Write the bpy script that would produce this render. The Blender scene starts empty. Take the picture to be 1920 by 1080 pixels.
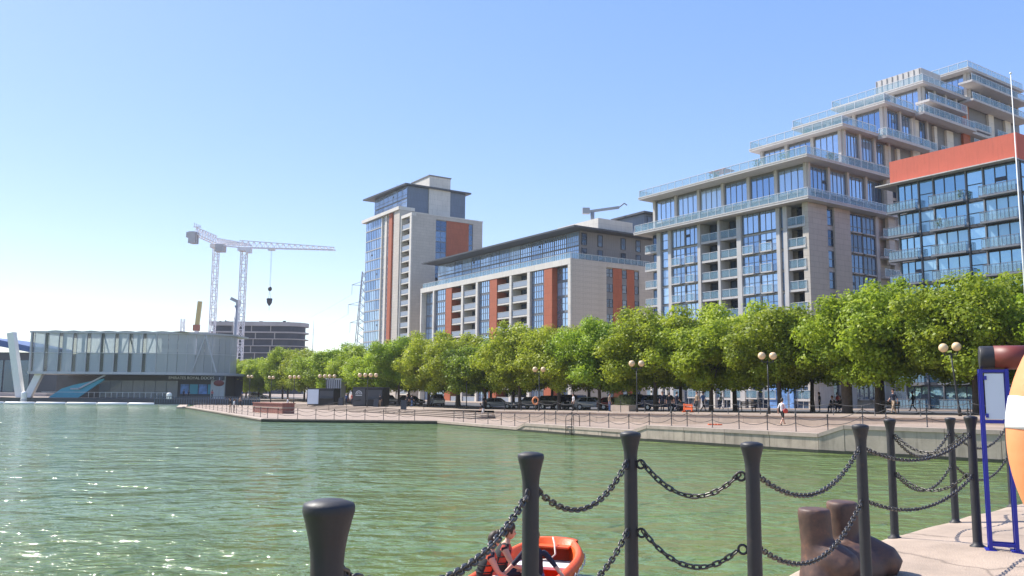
import bpy, bmesh, math, random
import numpy as np
from mathutils import Vector, Matrix
random.seed(7)
R = math.radians
SC = bpy.context.scene
COL = SC.collection

# ------------------------------------------------------------------ camera, sky, sun, exposure
cam_data = bpy.data.cameras.new('camera')
cam = bpy.data.objects.new('camera', cam_data)
COL.objects.link(cam)
SC.camera = cam
cam_data.sensor_width = 36.0
cam_data.lens = 36.0 * 1580.0 / 1920.0
cam_data.clip_start = 0.1
cam_data.clip_end = 6000.0
cam.location = (0.0, 0.0, 3.3)
cam.matrix_world = (Matrix.Translation((0, 0, 3.3)) @ Matrix.Rotation(R(90) + math.atan(192 / 1580.0), 4, 'X')
                    @ Matrix.Rotation(0.0077, 4, 'Z'))

SUN_AZ, SUN_EL = 60.0, 49.0           # degrees left of the view direction, above the horizon
world = bpy.data.worlds.new('World')
SC.world = world
world.use_nodes = True
wn = world.node_tree.nodes
sky = wn.new('ShaderNodeTexSky')
sky.sky_type = 'NISHITA'
sky.sun_disc = False
sky.sun_elevation = R(SUN_EL)
sky.sun_rotation = R(-SUN_AZ)
sky.altitude = 0
sky.air_density = 1.0
sky.dust_density = 0.35
sky.ozone_density = 2.0
wn['Background'].inputs['Strength'].default_value = 0.15
gm_ = wn.new('ShaderNodeGamma')
gm_.inputs['Gamma'].default_value = 0.42
world.node_tree.links.new(sky.outputs['Color'], gm_.inputs['Color'])
hs_ = wn.new('ShaderNodeHueSaturation')
hs_.inputs['Hue'].default_value = 0.522
hs_.inputs['Saturation'].default_value = 2.05
hs_.inputs['Value'].default_value = 1.92
world.node_tree.links.new(gm_.outputs['Color'], hs_.inputs['Color'])
world.node_tree.links.new(hs_.outputs['Color'], wn['Background'].inputs['Color'])

sun_data = bpy.data.lights.new('sun', 'SUN')
sun_data.energy = 4.3
sun_data.angle = R(0.53)
sun_data.color = (1.0, 0.95, 0.87)
sun = bpy.data.objects.new('sun', sun_data)
COL.objects.link(sun)
SUNV = Vector((-math.sin(R(SUN_AZ)) * math.cos(R(SUN_EL)), math.cos(R(SUN_AZ)) * math.cos(R(SUN_EL)), math.sin(R(SUN_EL))))
sun.rotation_euler = (-SUNV).to_track_quat('-Z', 'Y').to_euler()
sun.location = (-60, 40, 80)
SC.view_settings.view_transform = 'Standard'
SC.view_settings.look = 'None'
SC.view_settings.exposure = 1.0
SC.view_settings.gamma = 1.0

# ------------------------------------------------------------------ materials
def nodes_of(m):
    m.use_nodes = True
    nt = m.node_tree
    return nt, nt.nodes, nt.links, nt.nodes['Principled BSDF']

def mat(name, col, rough=0.6, metal=0.0, spec=0.5, var=0.12, vscale=1.5, bump=0.0, bscale=20.0, coat=0.0, rnd=0.0, stain=0.0, seam=None, crack=0.0):
    m = bpy.data.materials.new(name)
    nt, N, L, b = nodes_of(m)
    b.inputs['Roughness'].default_value = rough
    b.inputs['Metallic'].default_value = metal
    b.inputs['Specular IOR Level'].default_value = spec
    b.inputs['Coat Weight'].default_value = coat
    tc = N.new('ShaderNodeTexCoord')
    src = None
    if var > 0 or rnd > 0 or stain > 0:
        nz = N.new('ShaderNodeTexNoise')
        nz.inputs['Scale'].default_value = vscale
        nz.inputs['Detail'].default_value = 6
        nz.inputs['Roughness'].default_value = 0.65
        L.new(tc.outputs['Object'], nz.inputs['Vector'])
        mr = N.new('ShaderNodeMapRange')
        mr.inputs['From Min'].default_value = 0.25
        mr.inputs['From Max'].default_value = 0.75
        mr.inputs['To Min'].default_value = 1 - var
        mr.inputs['To Max'].default_value = 1 + var
        L.new(nz.outputs['Fac'], mr.inputs['Value'])
        val = mr.outputs['Result']
        if rnd > 0:
            oi = N.new('ShaderNodeObjectInfo')
            m2 = N.new('ShaderNodeMapRange')
            m2.inputs['To Min'].default_value = 1 - rnd
            m2.inputs['To Max'].default_value = 1 + rnd
            L.new(oi.outputs['Random'], m2.inputs['Value'])
            mu = N.new('ShaderNodeMath'); mu.operation = 'MULTIPLY'
            L.new(val, mu.inputs[0]); L.new(m2.outputs['Result'], mu.inputs[1])
            val = mu.outputs[0]
        if stain > 0:            # vertical run-off streaks with a shape of their own
            mp = N.new('ShaderNodeMapping')
            mp.inputs['Scale'].default_value = (2.2, 2.2, 0.25)
            L.new(tc.outputs['Object'], mp.inputs['Vector'])
            n2 = N.new('ShaderNodeTexNoise'); n2.inputs['Scale'].default_value = 1.7; n2.inputs['Detail'].default_value = 4
            L.new(mp.outputs['Vector'], n2.inputs['Vector'])
            m3 = N.new('ShaderNodeMapRange')
            m3.inputs['From Min'].default_value = 0.5; m3.inputs['From Max'].default_value = 0.72
            m3.inputs['To Min'].default_value = 1.0; m3.inputs['To Max'].default_value = 1 - stain
            L.new(n2.outputs['Fac'], m3.inputs['Value'])
            mu = N.new('ShaderNodeMath'); mu.operation = 'MULTIPLY'
            L.new(val, mu.inputs[0]); L.new(m3.outputs['Result'], mu.inputs[1])
            val = mu.outputs[0]
        if seam:                 # cladding joints: (panel length, course height)
            sx = N.new('ShaderNodeSeparateXYZ'); L.new(tc.outputs['Object'], sx.inputs[0])
            ax = N.new('ShaderNodeMath'); L.new(sx.outputs['X'], ax.inputs[0]); L.new(sx.outputs['Y'], ax.inputs[1])
            cx = N.new('ShaderNodeCombineXYZ'); L.new(ax.outputs[0], cx.inputs['X']); L.new(sx.outputs['Z'], cx.inputs['Y'])
            br = N.new('ShaderNodeTexBrick'); br.inputs['Scale'].default_value = 1.0
            br.inputs['Brick Width'].default_value = seam[0]; br.inputs['Row Height'].default_value = seam[1]; br.inputs['Mortar Size'].default_value = 0.025
            br.inputs['Color1'].default_value = (1, 1, 1, 1); br.inputs['Color2'].default_value = (.93, .93, .93, 1); br.inputs['Mortar'].default_value = (.72, .72, .72, 1)
            L.new(cx.outputs[0], br.inputs['Vector'])
            mu = N.new('ShaderNodeMath'); mu.operation = 'MULTIPLY'
            L.new(val, mu.inputs[0]); L.new(br.outputs['Color'], mu.inputs[1])
            val = mu.outputs[0]
        if crack > 0:
            vz = N.new('ShaderNodeTexNoise'); vz.inputs['Scale'].default_value = 1.2; vz.inputs['Detail'].default_value = 5
            L.new(tc.outputs['Object'], vz.inputs['Vector'])
            va = N.new('ShaderNodeVectorMath'); va.operation = 'SCALE'; va.inputs['Scale'].default_value = 0.5; L.new(vz.outputs['Color'], va.inputs[0])
            vb = N.new('ShaderNodeVectorMath'); L.new(tc.outputs['Object'], vb.inputs[0]); L.new(va.outputs[0], vb.inputs[1])
            vo = N.new('ShaderNodeTexVoronoi'); vo.feature = 'DISTANCE_TO_EDGE'; vo.inputs['Scale'].default_value = 0.42
            L.new(vb.outputs[0], vo.inputs['Vector'])
            m4 = N.new('ShaderNodeMapRange'); m4.inputs['From Min'].default_value = 0.0; m4.inputs['From Max'].default_value = 0.012
            m4.inputs['To Min'].default_value = 1 - crack; m4.inputs['To Max'].default_value = 1.0
            L.new(vo.outputs['Distance'], m4.inputs['Value'])
            mu = N.new('ShaderNodeMath'); mu.operation = 'MULTIPLY'
            L.new(val, mu.inputs[0]); L.new(m4.outputs['Result'], mu.inputs[1])
            val = mu.outputs[0]
        vm = N.new('ShaderNodeVectorMath'); vm.operation = 'SCALE'
        vm.inputs[0].default_value = col[:3]
        L.new(val, vm.inputs['Scale'])
        L.new(vm.outputs['Vector'], b.inputs['Base Color'])
    else:
        b.inputs['Base Color'].default_value = (*col[:3], 1)
    if bump > 0:
        n3 = N.new('ShaderNodeTexNoise')
        n3.inputs['Scale'].default_value = bscale
        n3.inputs['Detail'].default_value = 5
        L.new(tc.outputs['Object'], n3.inputs['Vector'])
        bp = N.new('ShaderNodeBump')
        bp.inputs['Strength'].default_value = bump
        bp.inputs['Distance'].default_value = 0.02
        L.new(n3.outputs['Fac'], bp.inputs['Height'])
        L.new(bp.outputs['Normal'], b.inputs['Normal'])
    return m

def glass_mat(name, c0, c1, metal=0.75, rough=0.04, wob=0.02):
    """coated facade glass: a tinted mirror whose tint differs a little from pane to pane"""
    m = bpy.data.materials.new(name)
    nt, N, L, b = nodes_of(m)
    oi = N.new('ShaderNodeObjectInfo')
    mx = N.new('ShaderNodeMix'); mx.data_type = 'RGBA'
    mx.inputs['A'].default_value = (*c0, 1); mx.inputs['B'].default_value = (*c1, 1)
    L.new(oi.outputs['Random'], mx.inputs['Factor'])
    # every few panes a drawn blind or curtain dulls the mirror
    ml = N.new('ShaderNodeMath'); ml.operation = 'MULTIPLY'; ml.inputs[1].default_value = 37.7
    fr_ = N.new('ShaderNodeMath'); fr_.operation = 'FRACT'
    L.new(oi.outputs['Random'], ml.inputs[0]); L.new(ml.outputs[0], fr_.inputs[0])
    me_ = N.new('ShaderNodeMapRange'); me_.inputs['From Min'].default_value = 0.6; me_.inputs['From Max'].default_value = 1.0
    me_.inputs['To Min'].default_value = metal; me_.inputs['To Max'].default_value = metal * 0.45
    L.new(fr_.outputs[0], me_.inputs['Value']); L.new(me_.outputs['Result'], b.inputs['Metallic'])
    tc = N.new('ShaderNodeTexCoord')
    nz = N.new('ShaderNodeTexNoise'); nz.inputs['Scale'].default_value = 0.7; nz.inputs['Detail'].default_value = 2
    ad = N.new('ShaderNodeVectorMath'); ad.operation = 'ADD'
    L.new(tc.outputs['Object'], ad.inputs[0]); L.new(oi.outputs['Location'], ad.inputs[1])
    L.new(ad.outputs[0], nz.inputs['Vector'])
    L.new(mx.outputs['Result'], b.inputs['Base Color'])
    bp = N.new('ShaderNodeBump'); bp.inputs['Strength'].default_value = wob; bp.inputs['Distance'].default_value = 1.0
    L.new(nz.outputs['Fac'], bp.inputs['Height']); L.new(bp.outputs['Normal'], b.inputs['Normal'])
    b.inputs['Roughness'].default_value = rough
    return m

def clear_mat(name, col, alpha, rough=0.05):
    m = bpy.data.materials.new(name)
    nt, N, L, b = nodes_of(m)
    b.inputs['Base Color'].default_value = (*col, 1)
    b.inputs['Roughness'].default_value = rough
    b.inputs['Alpha'].default_value = alpha
    return m

def paving_mat(name, ca, cb, mortar, scale, w=0.5, h=0.25, var=0.25):
    m = bpy.data.materials.new(name)
    nt, N, L, b = nodes_of(m)
    tc = N.new('ShaderNodeTexCoord')
    mp = N.new('ShaderNodeMapping'); mp.inputs['Rotation'].default_value = (0, 0, R(34.5))
    L.new(tc.outputs['Object'], mp.inputs['Vector'])
    br = N.new('ShaderNodeTexBrick')
    br.inputs['Color1'].default_value = (*ca, 1); br.inputs['Color2'].default_value = (*cb, 1); br.inputs['Mortar'].default_value = (*mortar, 1)
    br.inputs['Scale'].default_value = scale; br.inputs['Brick Width'].default_value = w; br.inputs['Row Height'].default_value = h
    br.inputs['Mortar Size'].default_value = 0.012
    L.new(mp.outputs['Vector'], br.inputs['Vector'])
    nz = N.new('ShaderNodeTexNoise'); nz.inputs['Scale'].default_value = 0.35; nz.inputs['Detail'].default_value = 8; nz.inputs['Roughness'].default_value = 0.7
    L.new(tc.outputs['Object'], nz.inputs['Vector'])
    mr = N.new('ShaderNodeMapRange'); mr.inputs['From Min'].default_value = 0.3; mr.inputs['From Max'].default_value = 0.7
    mr.inputs['To Min'].default_value = 1 - var; mr.inputs['To Max'].default_value = 1 + var
    L.new(nz.outputs['Fac'], mr.inputs['Value'])
    vm = N.new('ShaderNodeVectorMath'); vm.operation = 'SCALE'
    L.new(br.outputs['Color'], vm.inputs[0]); L.new(mr.outputs['Result'], vm.inputs['Scale'])
    L.new(vm.outputs['Vector'], b.inputs['Base Color'])
    b.inputs['Roughness'].default_value = 0.8
    bp = N.new('ShaderNodeBump'); bp.inputs['Strength'].default_value = 0.3; bp.inputs['Distance'].default_value = 0.01
    L.new(br.outputs['Fac'], bp.inputs['Height']); bp.invert = True
    L.new(bp.outputs['Normal'], b.inputs['Normal'])
    return m

def water_mat():
    m = bpy.data.materials.new('dock_water')
    nt, N, L, b = nodes_of(m)
    tc = N.new('ShaderNodeTexCoord')
    def layer(scale, rot, stretch, detail, dist):
        mp = N.new('ShaderNodeMapping')
        mp.inputs['Rotation'].default_value = (0, 0, R(rot)); mp.inputs['Scale'].default_value = (stretch, 1, 1)
        L.new(tc.outputs['Object'], mp.inputs['Vector'])
        nz = N.new('ShaderNodeTexNoise'); nz.inputs['Scale'].default_value = scale; nz.inputs['Detail'].default_value = detail
        nz.inputs['Roughness'].default_value = 0.55; nz.inputs['Distortion'].default_value = 0.4
        L.new(mp.outputs['Vector'], nz.inputs['Vector'])
        mu = N.new('ShaderNodeMath'); mu.operation = 'MULTIPLY'; mu.inputs[1].default_value = dist
        L.new(nz.outputs['Fac'], mu.inputs[0])
        return mu.outputs[0]
    a = layer(0.26, 8, 0.6, 2, 0.8)
    c = layer(0.95, -12, 0.7, 2, 0.42)
    d = layer(3.2, 15, 0.7, 3, 0.09)
    s1 = N.new('ShaderNodeMath'); L.new(a, s1.inputs[0]); L.new(c, s1.inputs[1])
    s2 = N.new('ShaderNodeMath'); L.new(s1.outputs[0], s2.inputs[0]); L.new(d, s2.inputs[1])
    # a gust roughs up the water below the near quay
    ds = N.new('ShaderNodeVectorMath'); ds.operation = 'DISTANCE'; ds.inputs[1].default_value = (-9.0, 13.5, 0)
    L.new(tc.outputs['Object'], ds.inputs[0])
    fo = N.new('ShaderNodeMapRange'); fo.interpolation_type = 'SMOOTHSTEP'
    fo.inputs['From Min'].default_value = 2.0; fo.inputs['From Max'].default_value = 11.0
    fo.inputs['To Min'].default_value = 1.0; fo.inputs['To Max'].default_value = 0.0
    L.new(ds.outputs['Value'], fo.inputs['Value'])
    e_ = layer(2.4, -20, 0.8, 4, 0.26)
    ge = N.new('ShaderNodeMath'); ge.operation = 'MULTIPLY'; L.new(e_, ge.inputs[0]); L.new(fo.outputs['Result'], ge.inputs[1])
    s3 = N.new('ShaderNodeMath'); L.new(s2.outputs[0], s3.inputs[0]); L.new(ge.outputs[0], s3.inputs[1])
    bp = N.new('ShaderNodeBump'); bp.inputs['Strength'].default_value = 1.0; bp.inputs['Distance'].default_value = 1.0
    L.new(s3.outputs[0], bp.inputs['Height']); L.new(bp.outputs['Normal'], b.inputs['Normal'])
    n2 = N.new('ShaderNodeTexNoise'); n2.inputs['Scale'].default_value = 0.06; n2.inputs['Detail'].default_value = 4
    L.new(tc.outputs['Object'], n2.inputs['Vector'])
    cr = N.new('ShaderNodeValToRGB')
    cr.color_ramp.elements[0].position = 0.3; cr.color_ramp.elements[0].color = (0.108, 0.162, 0.040, 1)
    cr.color_ramp.elements[1].position = 0.7; cr.color_ramp.elements[1].color = (0.130, 0.186, 0.044, 1)
    L.new(n2.outputs['Fac'], cr.inputs['Fac']); L.new(cr.outputs['Color'], b.inputs['Base Color'])
    b.inputs['Roughness'].default_value = 0.07
    b.inputs['IOR'].default_value = 1.5
    return m

def leaf_mat(name, ca, cb, cc):
    m = bpy.data.materials.new(name)
    nt, N, L, b = nodes_of(m)
    tc = N.new('ShaderNodeTexCoord')
    nz = N.new('ShaderNodeTexNoise'); nz.inputs['Scale'].default_value = 0.9; nz.inputs['Detail'].default_value = 5; nz.inputs['Roughness'].default_value = 0.8
    oi = N.new('ShaderNodeObjectInfo')
    ad = N.new('ShaderNodeVectorMath'); ad.operation = 'ADD'
    L.new(tc.outputs['Object'], ad.inputs[0]); L.new(oi.outputs['Location'], ad.inputs[1])
    L.new(ad.outputs[0], nz.inputs['Vector'])
    cr = N.new('ShaderNodeValToRGB')
    e = cr.color_ramp.elements
    e[0].position = 0.32; e[0].color = (*ca, 1); e[1].position = 0.7; e[1].color = (*cc, 1)
    k = e.new(0.5); k.color = (*cb, 1)
    L.new(nz.outputs['Fac'], cr.inputs['Fac'])
    hs = N.new('ShaderNodeHueSaturation')
    mr = N.new('ShaderNodeMapRange'); mr.inputs['To Min'].default_value = 0.8; mr.inputs['To Max'].default_value = 1.15
    L.new(oi.outputs['Random'], mr.inputs['Value']); L.new(mr.outputs['Result'], hs.inputs['Value'])
    L.new(cr.outputs['Color'], hs.inputs['Color'])
    m5 = N.new('ShaderNodeMapRange'); m5.inputs['To Min'].default_value = 0.512; m5.inputs['To Max'].default_value = 0.482
    f5 = N.new('ShaderNodeMath'); f5.operation = 'MULTIPLY'; f5.inputs[1].default_value = 17.3
    g5 = N.new('ShaderNodeMath'); g5.operation = 'FRACT'
    L.new(oi.outputs['Random'], f5.inputs[0]); L.new(f5.outputs[0], g5.inputs[0]); L.new(g5.outputs[0], m5.inputs['Value']); L.new(m5.outputs['Result'], hs.inputs['Hue'])
    L.new(hs.outputs['Color'], b.inputs['Base Color'])
    b.inputs['Roughness'].default_value = 0.5
    b.inputs['Specular IOR Level'].default_value = 0.35
    tr = N.new('ShaderNodeBsdfTranslucent')
    L.new(hs.outputs['Color'], tr.inputs['Color'])
    mx = N.new('ShaderNodeMixShader'); mx.inputs['Fac'].default_value = 0.52
    L.new(b.outputs[0], mx.inputs[1]); L.new(tr.outputs[0], mx.inputs[2])
    L.new(mx.outputs[0], N['Material Output'].inputs['Surface'])
    return m

M = {}
M['water'] = water_mat()
M['quay_near'] = mat('near_quay_concrete', (0.37, 0.285, 0.215), 0.85, var=0.28, vscale=1.3, bump=0.5, bscale=60, crack=0.45)
M['gravel'] = mat('grey_setts', (0.22, 0.20, 0.18), 0.9, var=0.35, vscale=14, bump=0.8, bscale=30)
M['paving'] = paving_mat('pink_brick_paving', (0.335, 0.245, 0.18), (0.28, 0.21, 0.16), (0.22, 0.18, 0.15), 2.4)
M['plaza'] = paving_mat('promenade_paving', (0.33, 0.255, 0.195), (0.285, 0.225, 0.18), (0.21, 0.18, 0.155), 1.6)
M['asphalt'] = mat('asphalt', (0.07, 0.07, 0.075), 0.9, var=0.2, bump=0.3)
M['ground'] = mat('far_ground', (0.20, 0.19, 0.17), 0.9, var=0.25, vscale=0.05)
M['wallstone'] = mat('quay_wall_concrete', (0.41, 0.335, 0.26), 0.85, var=0.22, vscale=1.2, bump=0.4, bscale=15, rnd=0.08, stain=0.35)
M['coping'] = mat('quay_coping', (0.39, 0.31, 0.25), 0.8, var=0.18, vscale=2, rnd=0.08)
M['shadestone'] = mat('shaded_quay_stone', (0.25, 0.18, 0.135), 0.75, var=0.3, vscale=1.5, rnd=0.1)  # darker quay stone: the end wall's shade is put into the colour
M['weed'] = mat('tide_line_weed', (0.03, 0.034, 0.02), 0.7, var=0.4, vscale=3)
M['step'] = mat('step_stone', (0.38, 0.30, 0.235), 0.8, var=0.15)
M['iron'] = mat('black_painted_iron', (0.022, 0.021, 0.024), 0.42, var=0.2, vscale=6, bump=0.15, bscale=40)
def worn_iron(name, c0=(0.018, 0.018, 0.021), c1=(0.026, 0.025, 0.027), c2=(0.045, 0.036, 0.032), c3=(0.085, 0.055, 0.04)):
    m = bpy.data.materials.new(name)
    nt, N, L, b = nodes_of(m)
    tc = N.new('ShaderNodeTexCoord'); oi = N.new('ShaderNodeObjectInfo')
    ad = N.new('ShaderNodeVectorMath'); ad.operation = 'ADD'
    L.new(tc.outputs['Object'], ad.inputs[0]); L.new(oi.outputs['Location'], ad.inputs[1])
    nz = N.new('ShaderNodeTexNoise'); nz.inputs['Scale'].default_value = 9; nz.inputs['Detail'].default_value = 8; nz.inputs['Roughness'].default_value = 0.75
    L.new(ad.outputs[0], nz.inputs['Vector'])
    cr = N.new('ShaderNodeValToRGB'); e = cr.color_ramp.elements
    e[0].position = 0.36; e[0].color = (*c0, 1); e[1].position = 0.72; e[1].color = (*c3, 1)
    k = e.new(0.56); k.color = (*c1, 1)
    k = e.new(0.64); k.color = (*c2, 1)
    L.new(nz.outputs['Fac'], cr.inputs['Fac']); L.new(cr.outputs['Color'], b.inputs['Base Color'])
    rr = N.new('ShaderNodeMapRange'); rr.inputs['From Min'].default_value = 0.4; rr.inputs['From Max'].default_value = 0.7
    rr.inputs['To Min'].default_value = 0.46; rr.inputs['To Max'].default_value = 0.75
    L.new(nz.outputs['Fac'], rr.inputs['Value']); L.new(rr.outputs['Result'], b.inputs['Roughness'])
    bp = N.new('ShaderNodeBump'); bp.inputs['Strength'].default_value = 0.35; bp.inputs['Distance'].default_value = 0.004
    L.new(nz.outputs['Fac'], bp.inputs['Height']); L.new(bp.outputs['Normal'], b.inputs['Normal'])
    return m
M['iron'] = worn_iron('worn_black_paint')
M['rust'] = worn_iron('rusty_cast_iron', (0.060, 0.034, 0.027), (0.105, 0.057, 0.041), (0.16, 0.078, 0.047), (0.22, 0.12, 0.08))
M['iron_far'] = mat('dark_iron_fence', (0.03, 0.028, 0.028), 0.5, var=0)
M['chain'] = mat('worn_chain_steel', (0.085, 0.078, 0.072), 0.38, metal=0.6, var=0.35, vscale=25)
M['orange'] = mat('boat_orange_plastic', (0.78, 0.10, 0.014), 0.45, var=0.16, vscale=7, bump=.15, bscale=25)
M['buoy'] = mat('buoy_orange', (0.80, 0.29, 0.115), 0.5, var=0.07, vscale=5, bump=0.08, bscale=30)
M['white'] = mat('white_paint', (0.78, 0.77, 0.74), 0.5, var=0.06)
M['bluepaint'] = mat('royal_blue_paint', (0.012, 0.018, 0.30), 0.35, var=0.1)
M['panelwhite'] = mat('sign_panel_pale', (0.62, 0.68, 0.74), 0.3, var=0.04)
M['rope'] = mat('pale_rope', (0.66, 0.60, 0.50), 0.9, var=0.15)
M['globe'] = mat('cream_lamp_globe', (0.72, 0.51, 0.29), 0.35, var=0.05)
M['bark'] = mat('bark', (0.085, 0.062, 0.045), 0.9, var=0.35, vscale=4, bump=0.6, bscale=12)
M['leaf'] = leaf_mat('plane_tree_leaf', (0.145, 0.215, 0.016), (0.32, 0.405, 0.028), (0.54, 0.58, 0.055))
M['leaf2'] = leaf_mat('plane_tree_leaf_dark', (0.115, 0.185, 0.015), (0.255, 0.35, 0.025), (0.45, 0.51, 0.04))
M['shrub'] = leaf_mat('shrub_leaf', (0.06, 0.09, 0.03), (0.10, 0.14, 0.04), (0.16, 0.19, 0.06))
M['beige'] = mat('beige_render', (0.52, 0.465, 0.40), 0.8, var=0.07, vscale=0.3, stain=.10, seam=(1.9, .75))
M['frame_white'] = mat('cream_frame', (0.64, 0.595, 0.53), 0.7, var=0.07, vscale=0.4, stain=.12, seam=(3.0, 1.45))
M['slab'] = mat('pale_concrete_slab', (0.50, 0.475, 0.455), 0.75, var=0.10, vscale=0.5, stain=.18)
M['redpanel'] = mat('terracotta_panel', (0.40, 0.105, 0.045), 0.7, var=0.08, vscale=0.5, stain=.10, seam=(1.2, 1.45))
M['redparapet'] = mat('brick_red_render', (0.50, 0.105, 0.062), 0.75, var=0.08, vscale=0.5, stain=.12)
M['greyclad'] = mat('grey_zinc_cladding', (0.20, 0.195, 0.20), 0.5, var=0.08, vscale=0.4, seam=(.6, 3.0))
M['bluegrey'] = mat('blue_grey_cladding', (0.125, 0.16, 0.22), 0.4, var=0.07, vscale=0.3, seam=(.9, 2.0))
M['darkroof'] = mat('dark_roof_metal', (0.055, 0.058, 0.065), 0.45, var=0.1)
M['alu'] = mat('grey_window_frame', (0.17, 0.175, 0.19), 0.45, var=0)
M['dkframe'] = mat('dark_window_frame', (0.045, 0.05, 0.06), 0.45, var=0)
M['rail'] = mat('pale_steel_handrail', (0.62, 0.63, 0.64), 0.35, metal=0.2, var=0)
M['glassB'] = glass_mat('blue_facade_glass', (0.23, 0.35, 0.54), (0.50, 0.63, 0.80))
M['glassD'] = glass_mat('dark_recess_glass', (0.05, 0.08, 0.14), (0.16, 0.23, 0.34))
M['glassR'] = glass_mat('teal_facade_glass', (0.22, 0.38, 0.52), (0.42, 0.62, 0.75))
M['balglass'] = clear_mat('balustrade_glass', (0.26, 0.42, 0.52), 0.33)
M['balgrey'] = mat('grey_balcony_panel', (0.27, 0.31, 0.37), 0.35, var=0.04)
M['polycarb'] = clear_mat('polycarbonate', (0.50, 0.52, 0.52), 0.62, 0.35)
M['termglass'] = clear_mat('terminal_glass', (0.36, 0.43, 0.48), 0.4, 0.05)
M['frit'] = clear_mat('fritted_glass', (0.48, 0.55, 0.61), 0.52, 0.12)
M['cleardark'] = clear_mat('clear_dark_glass', (0.06, 0.10, 0.10), 0.45, 0.04)
M['termgrey'] = mat('terminal_grey_metal', (0.46, 0.46, 0.48), 0.45, var=0.06)
M['termdark'] = mat('terminal_soffit', (0.06, 0.065, 0.07), 0.6, var=0.1)
M['teal'] = mat('turquoise_panel', (0.06, 0.33, 0.42), 0.5, var=0.1)
M['inside'] = mat('pale_interior', (0.5, 0.52, 0.5), 0.8, var=0.1)
M['concrete_raw'] = mat('raw_concrete', (0.40, 0.36, 0.34), 0.85, var=0.2, vscale=0.2)
M['sitedark'] = mat('dark_storey_shade_and_gear', (0.035, 0.042, 0.062), 0.8, var=0.4, vscale=0.3)  # darkness of the open storeys put into the colour; clutter and skip share it
M['craneW'] = mat('white_crane_steel', (0.74, 0.70, 0.71), 0.5, var=0.08)
M['craneG'] = mat('grey_crane_steel', (0.30, 0.31, 0.33), 0.5, var=0.08)
M['craneY'] = mat('yellow_crane_steel', (0.50, 0.37, 0.12), 0.5, var=0.08)
M['cw'] = mat('crane_counterweight', (0.45, 0.42, 0.42), 0.8, var=0.2)
M['black'] = mat('black_kiosk_panel', (0.012, 0.012, 0.013), 0.55, var=0.2)
M['kgrey'] = mat('grey_kiosk_panel', (0.055, 0.057, 0.06), 0.6, var=0.2)
M['brick'] = paving_mat('red_brickwork', (0.30, 0.10, 0.07), (0.24, 0.085, 0.06), (0.3, 0.25, 0.2), 3.5)
M['tyre'] = mat('tyre_rubber', (0.02, 0.02, 0.02), 0.8, var=0)
M['rim'] = mat('wheel_rim', (0.4, 0.4, 0.42), 0.35, metal=0.7, var=0)
M['carglass'] = mat('car_glass', (0.02, 0.025, 0.03), 0.06, spec=0.9, var=0)
M['lampred'] = mat('tail_lamp', (0.45, 0.01, 0.01), 0.2, var=0)
M['lampclear'] = mat('head_lamp', (0.75, 0.75, 0.72), 0.15, var=0)
M['skin'] = mat('skin', (0.56, 0.31, 0.21), 0.55, var=0.08, vscale=8)
M['hair'] = mat('brown_hair', (0.045, 0.028, 0.018), 0.6, var=0.3, vscale=30)
M['ginger'] = mat('ginger_hair', (0.25, 0.09, 0.03), 0.6, var=0.3, vscale=30)
M['navy'] = mat('navy_cloth', (0.016, 0.020, 0.040), 0.85, var=0.25, vscale=14)
M['blackcloth'] = mat('black_cloth', (0.018, 0.018, 0.020), 0.85, var=0.25, vscale=14)
M['whitecloth'] = mat('white_cloth', (0.68, 0.66, 0.64), 0.85, var=0.08, vscale=10)
M['redcloth'] = mat('red_cloth', (0.50, 0.055, 0.035), 0.8, var=0.15, vscale=12)
M['bluecloth'] = mat('blue_cloth', (0.06, 0.12, 0.27), 0.85, var=0.15, vscale=12)
M['tan'] = mat('tan_cloth', (0.36, 0.26, 0.17), 0.85, var=0.15, vscale=12)
M['vest'] = mat('orange_life_vest', (0.62, 0.075, 0.02), 0.7, var=0.12, vscale=12)
M['mural'] = mat('blue_mural', (0.14, 0.28, 0.56), 0.5, var=0.75, vscale=0.9)
M['signred'] = mat('red_sign', (0.16, 0.03, 0.02), 0.5, var=0)
M['textwhite'] = mat('white_lettering', (0.8, 0.8, 0.78), 0.5, var=0)
M['orangeplastic'] = mat('orange_barrier', (0.75, 0.13, 0.03), 0.5, var=0.1)

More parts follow.
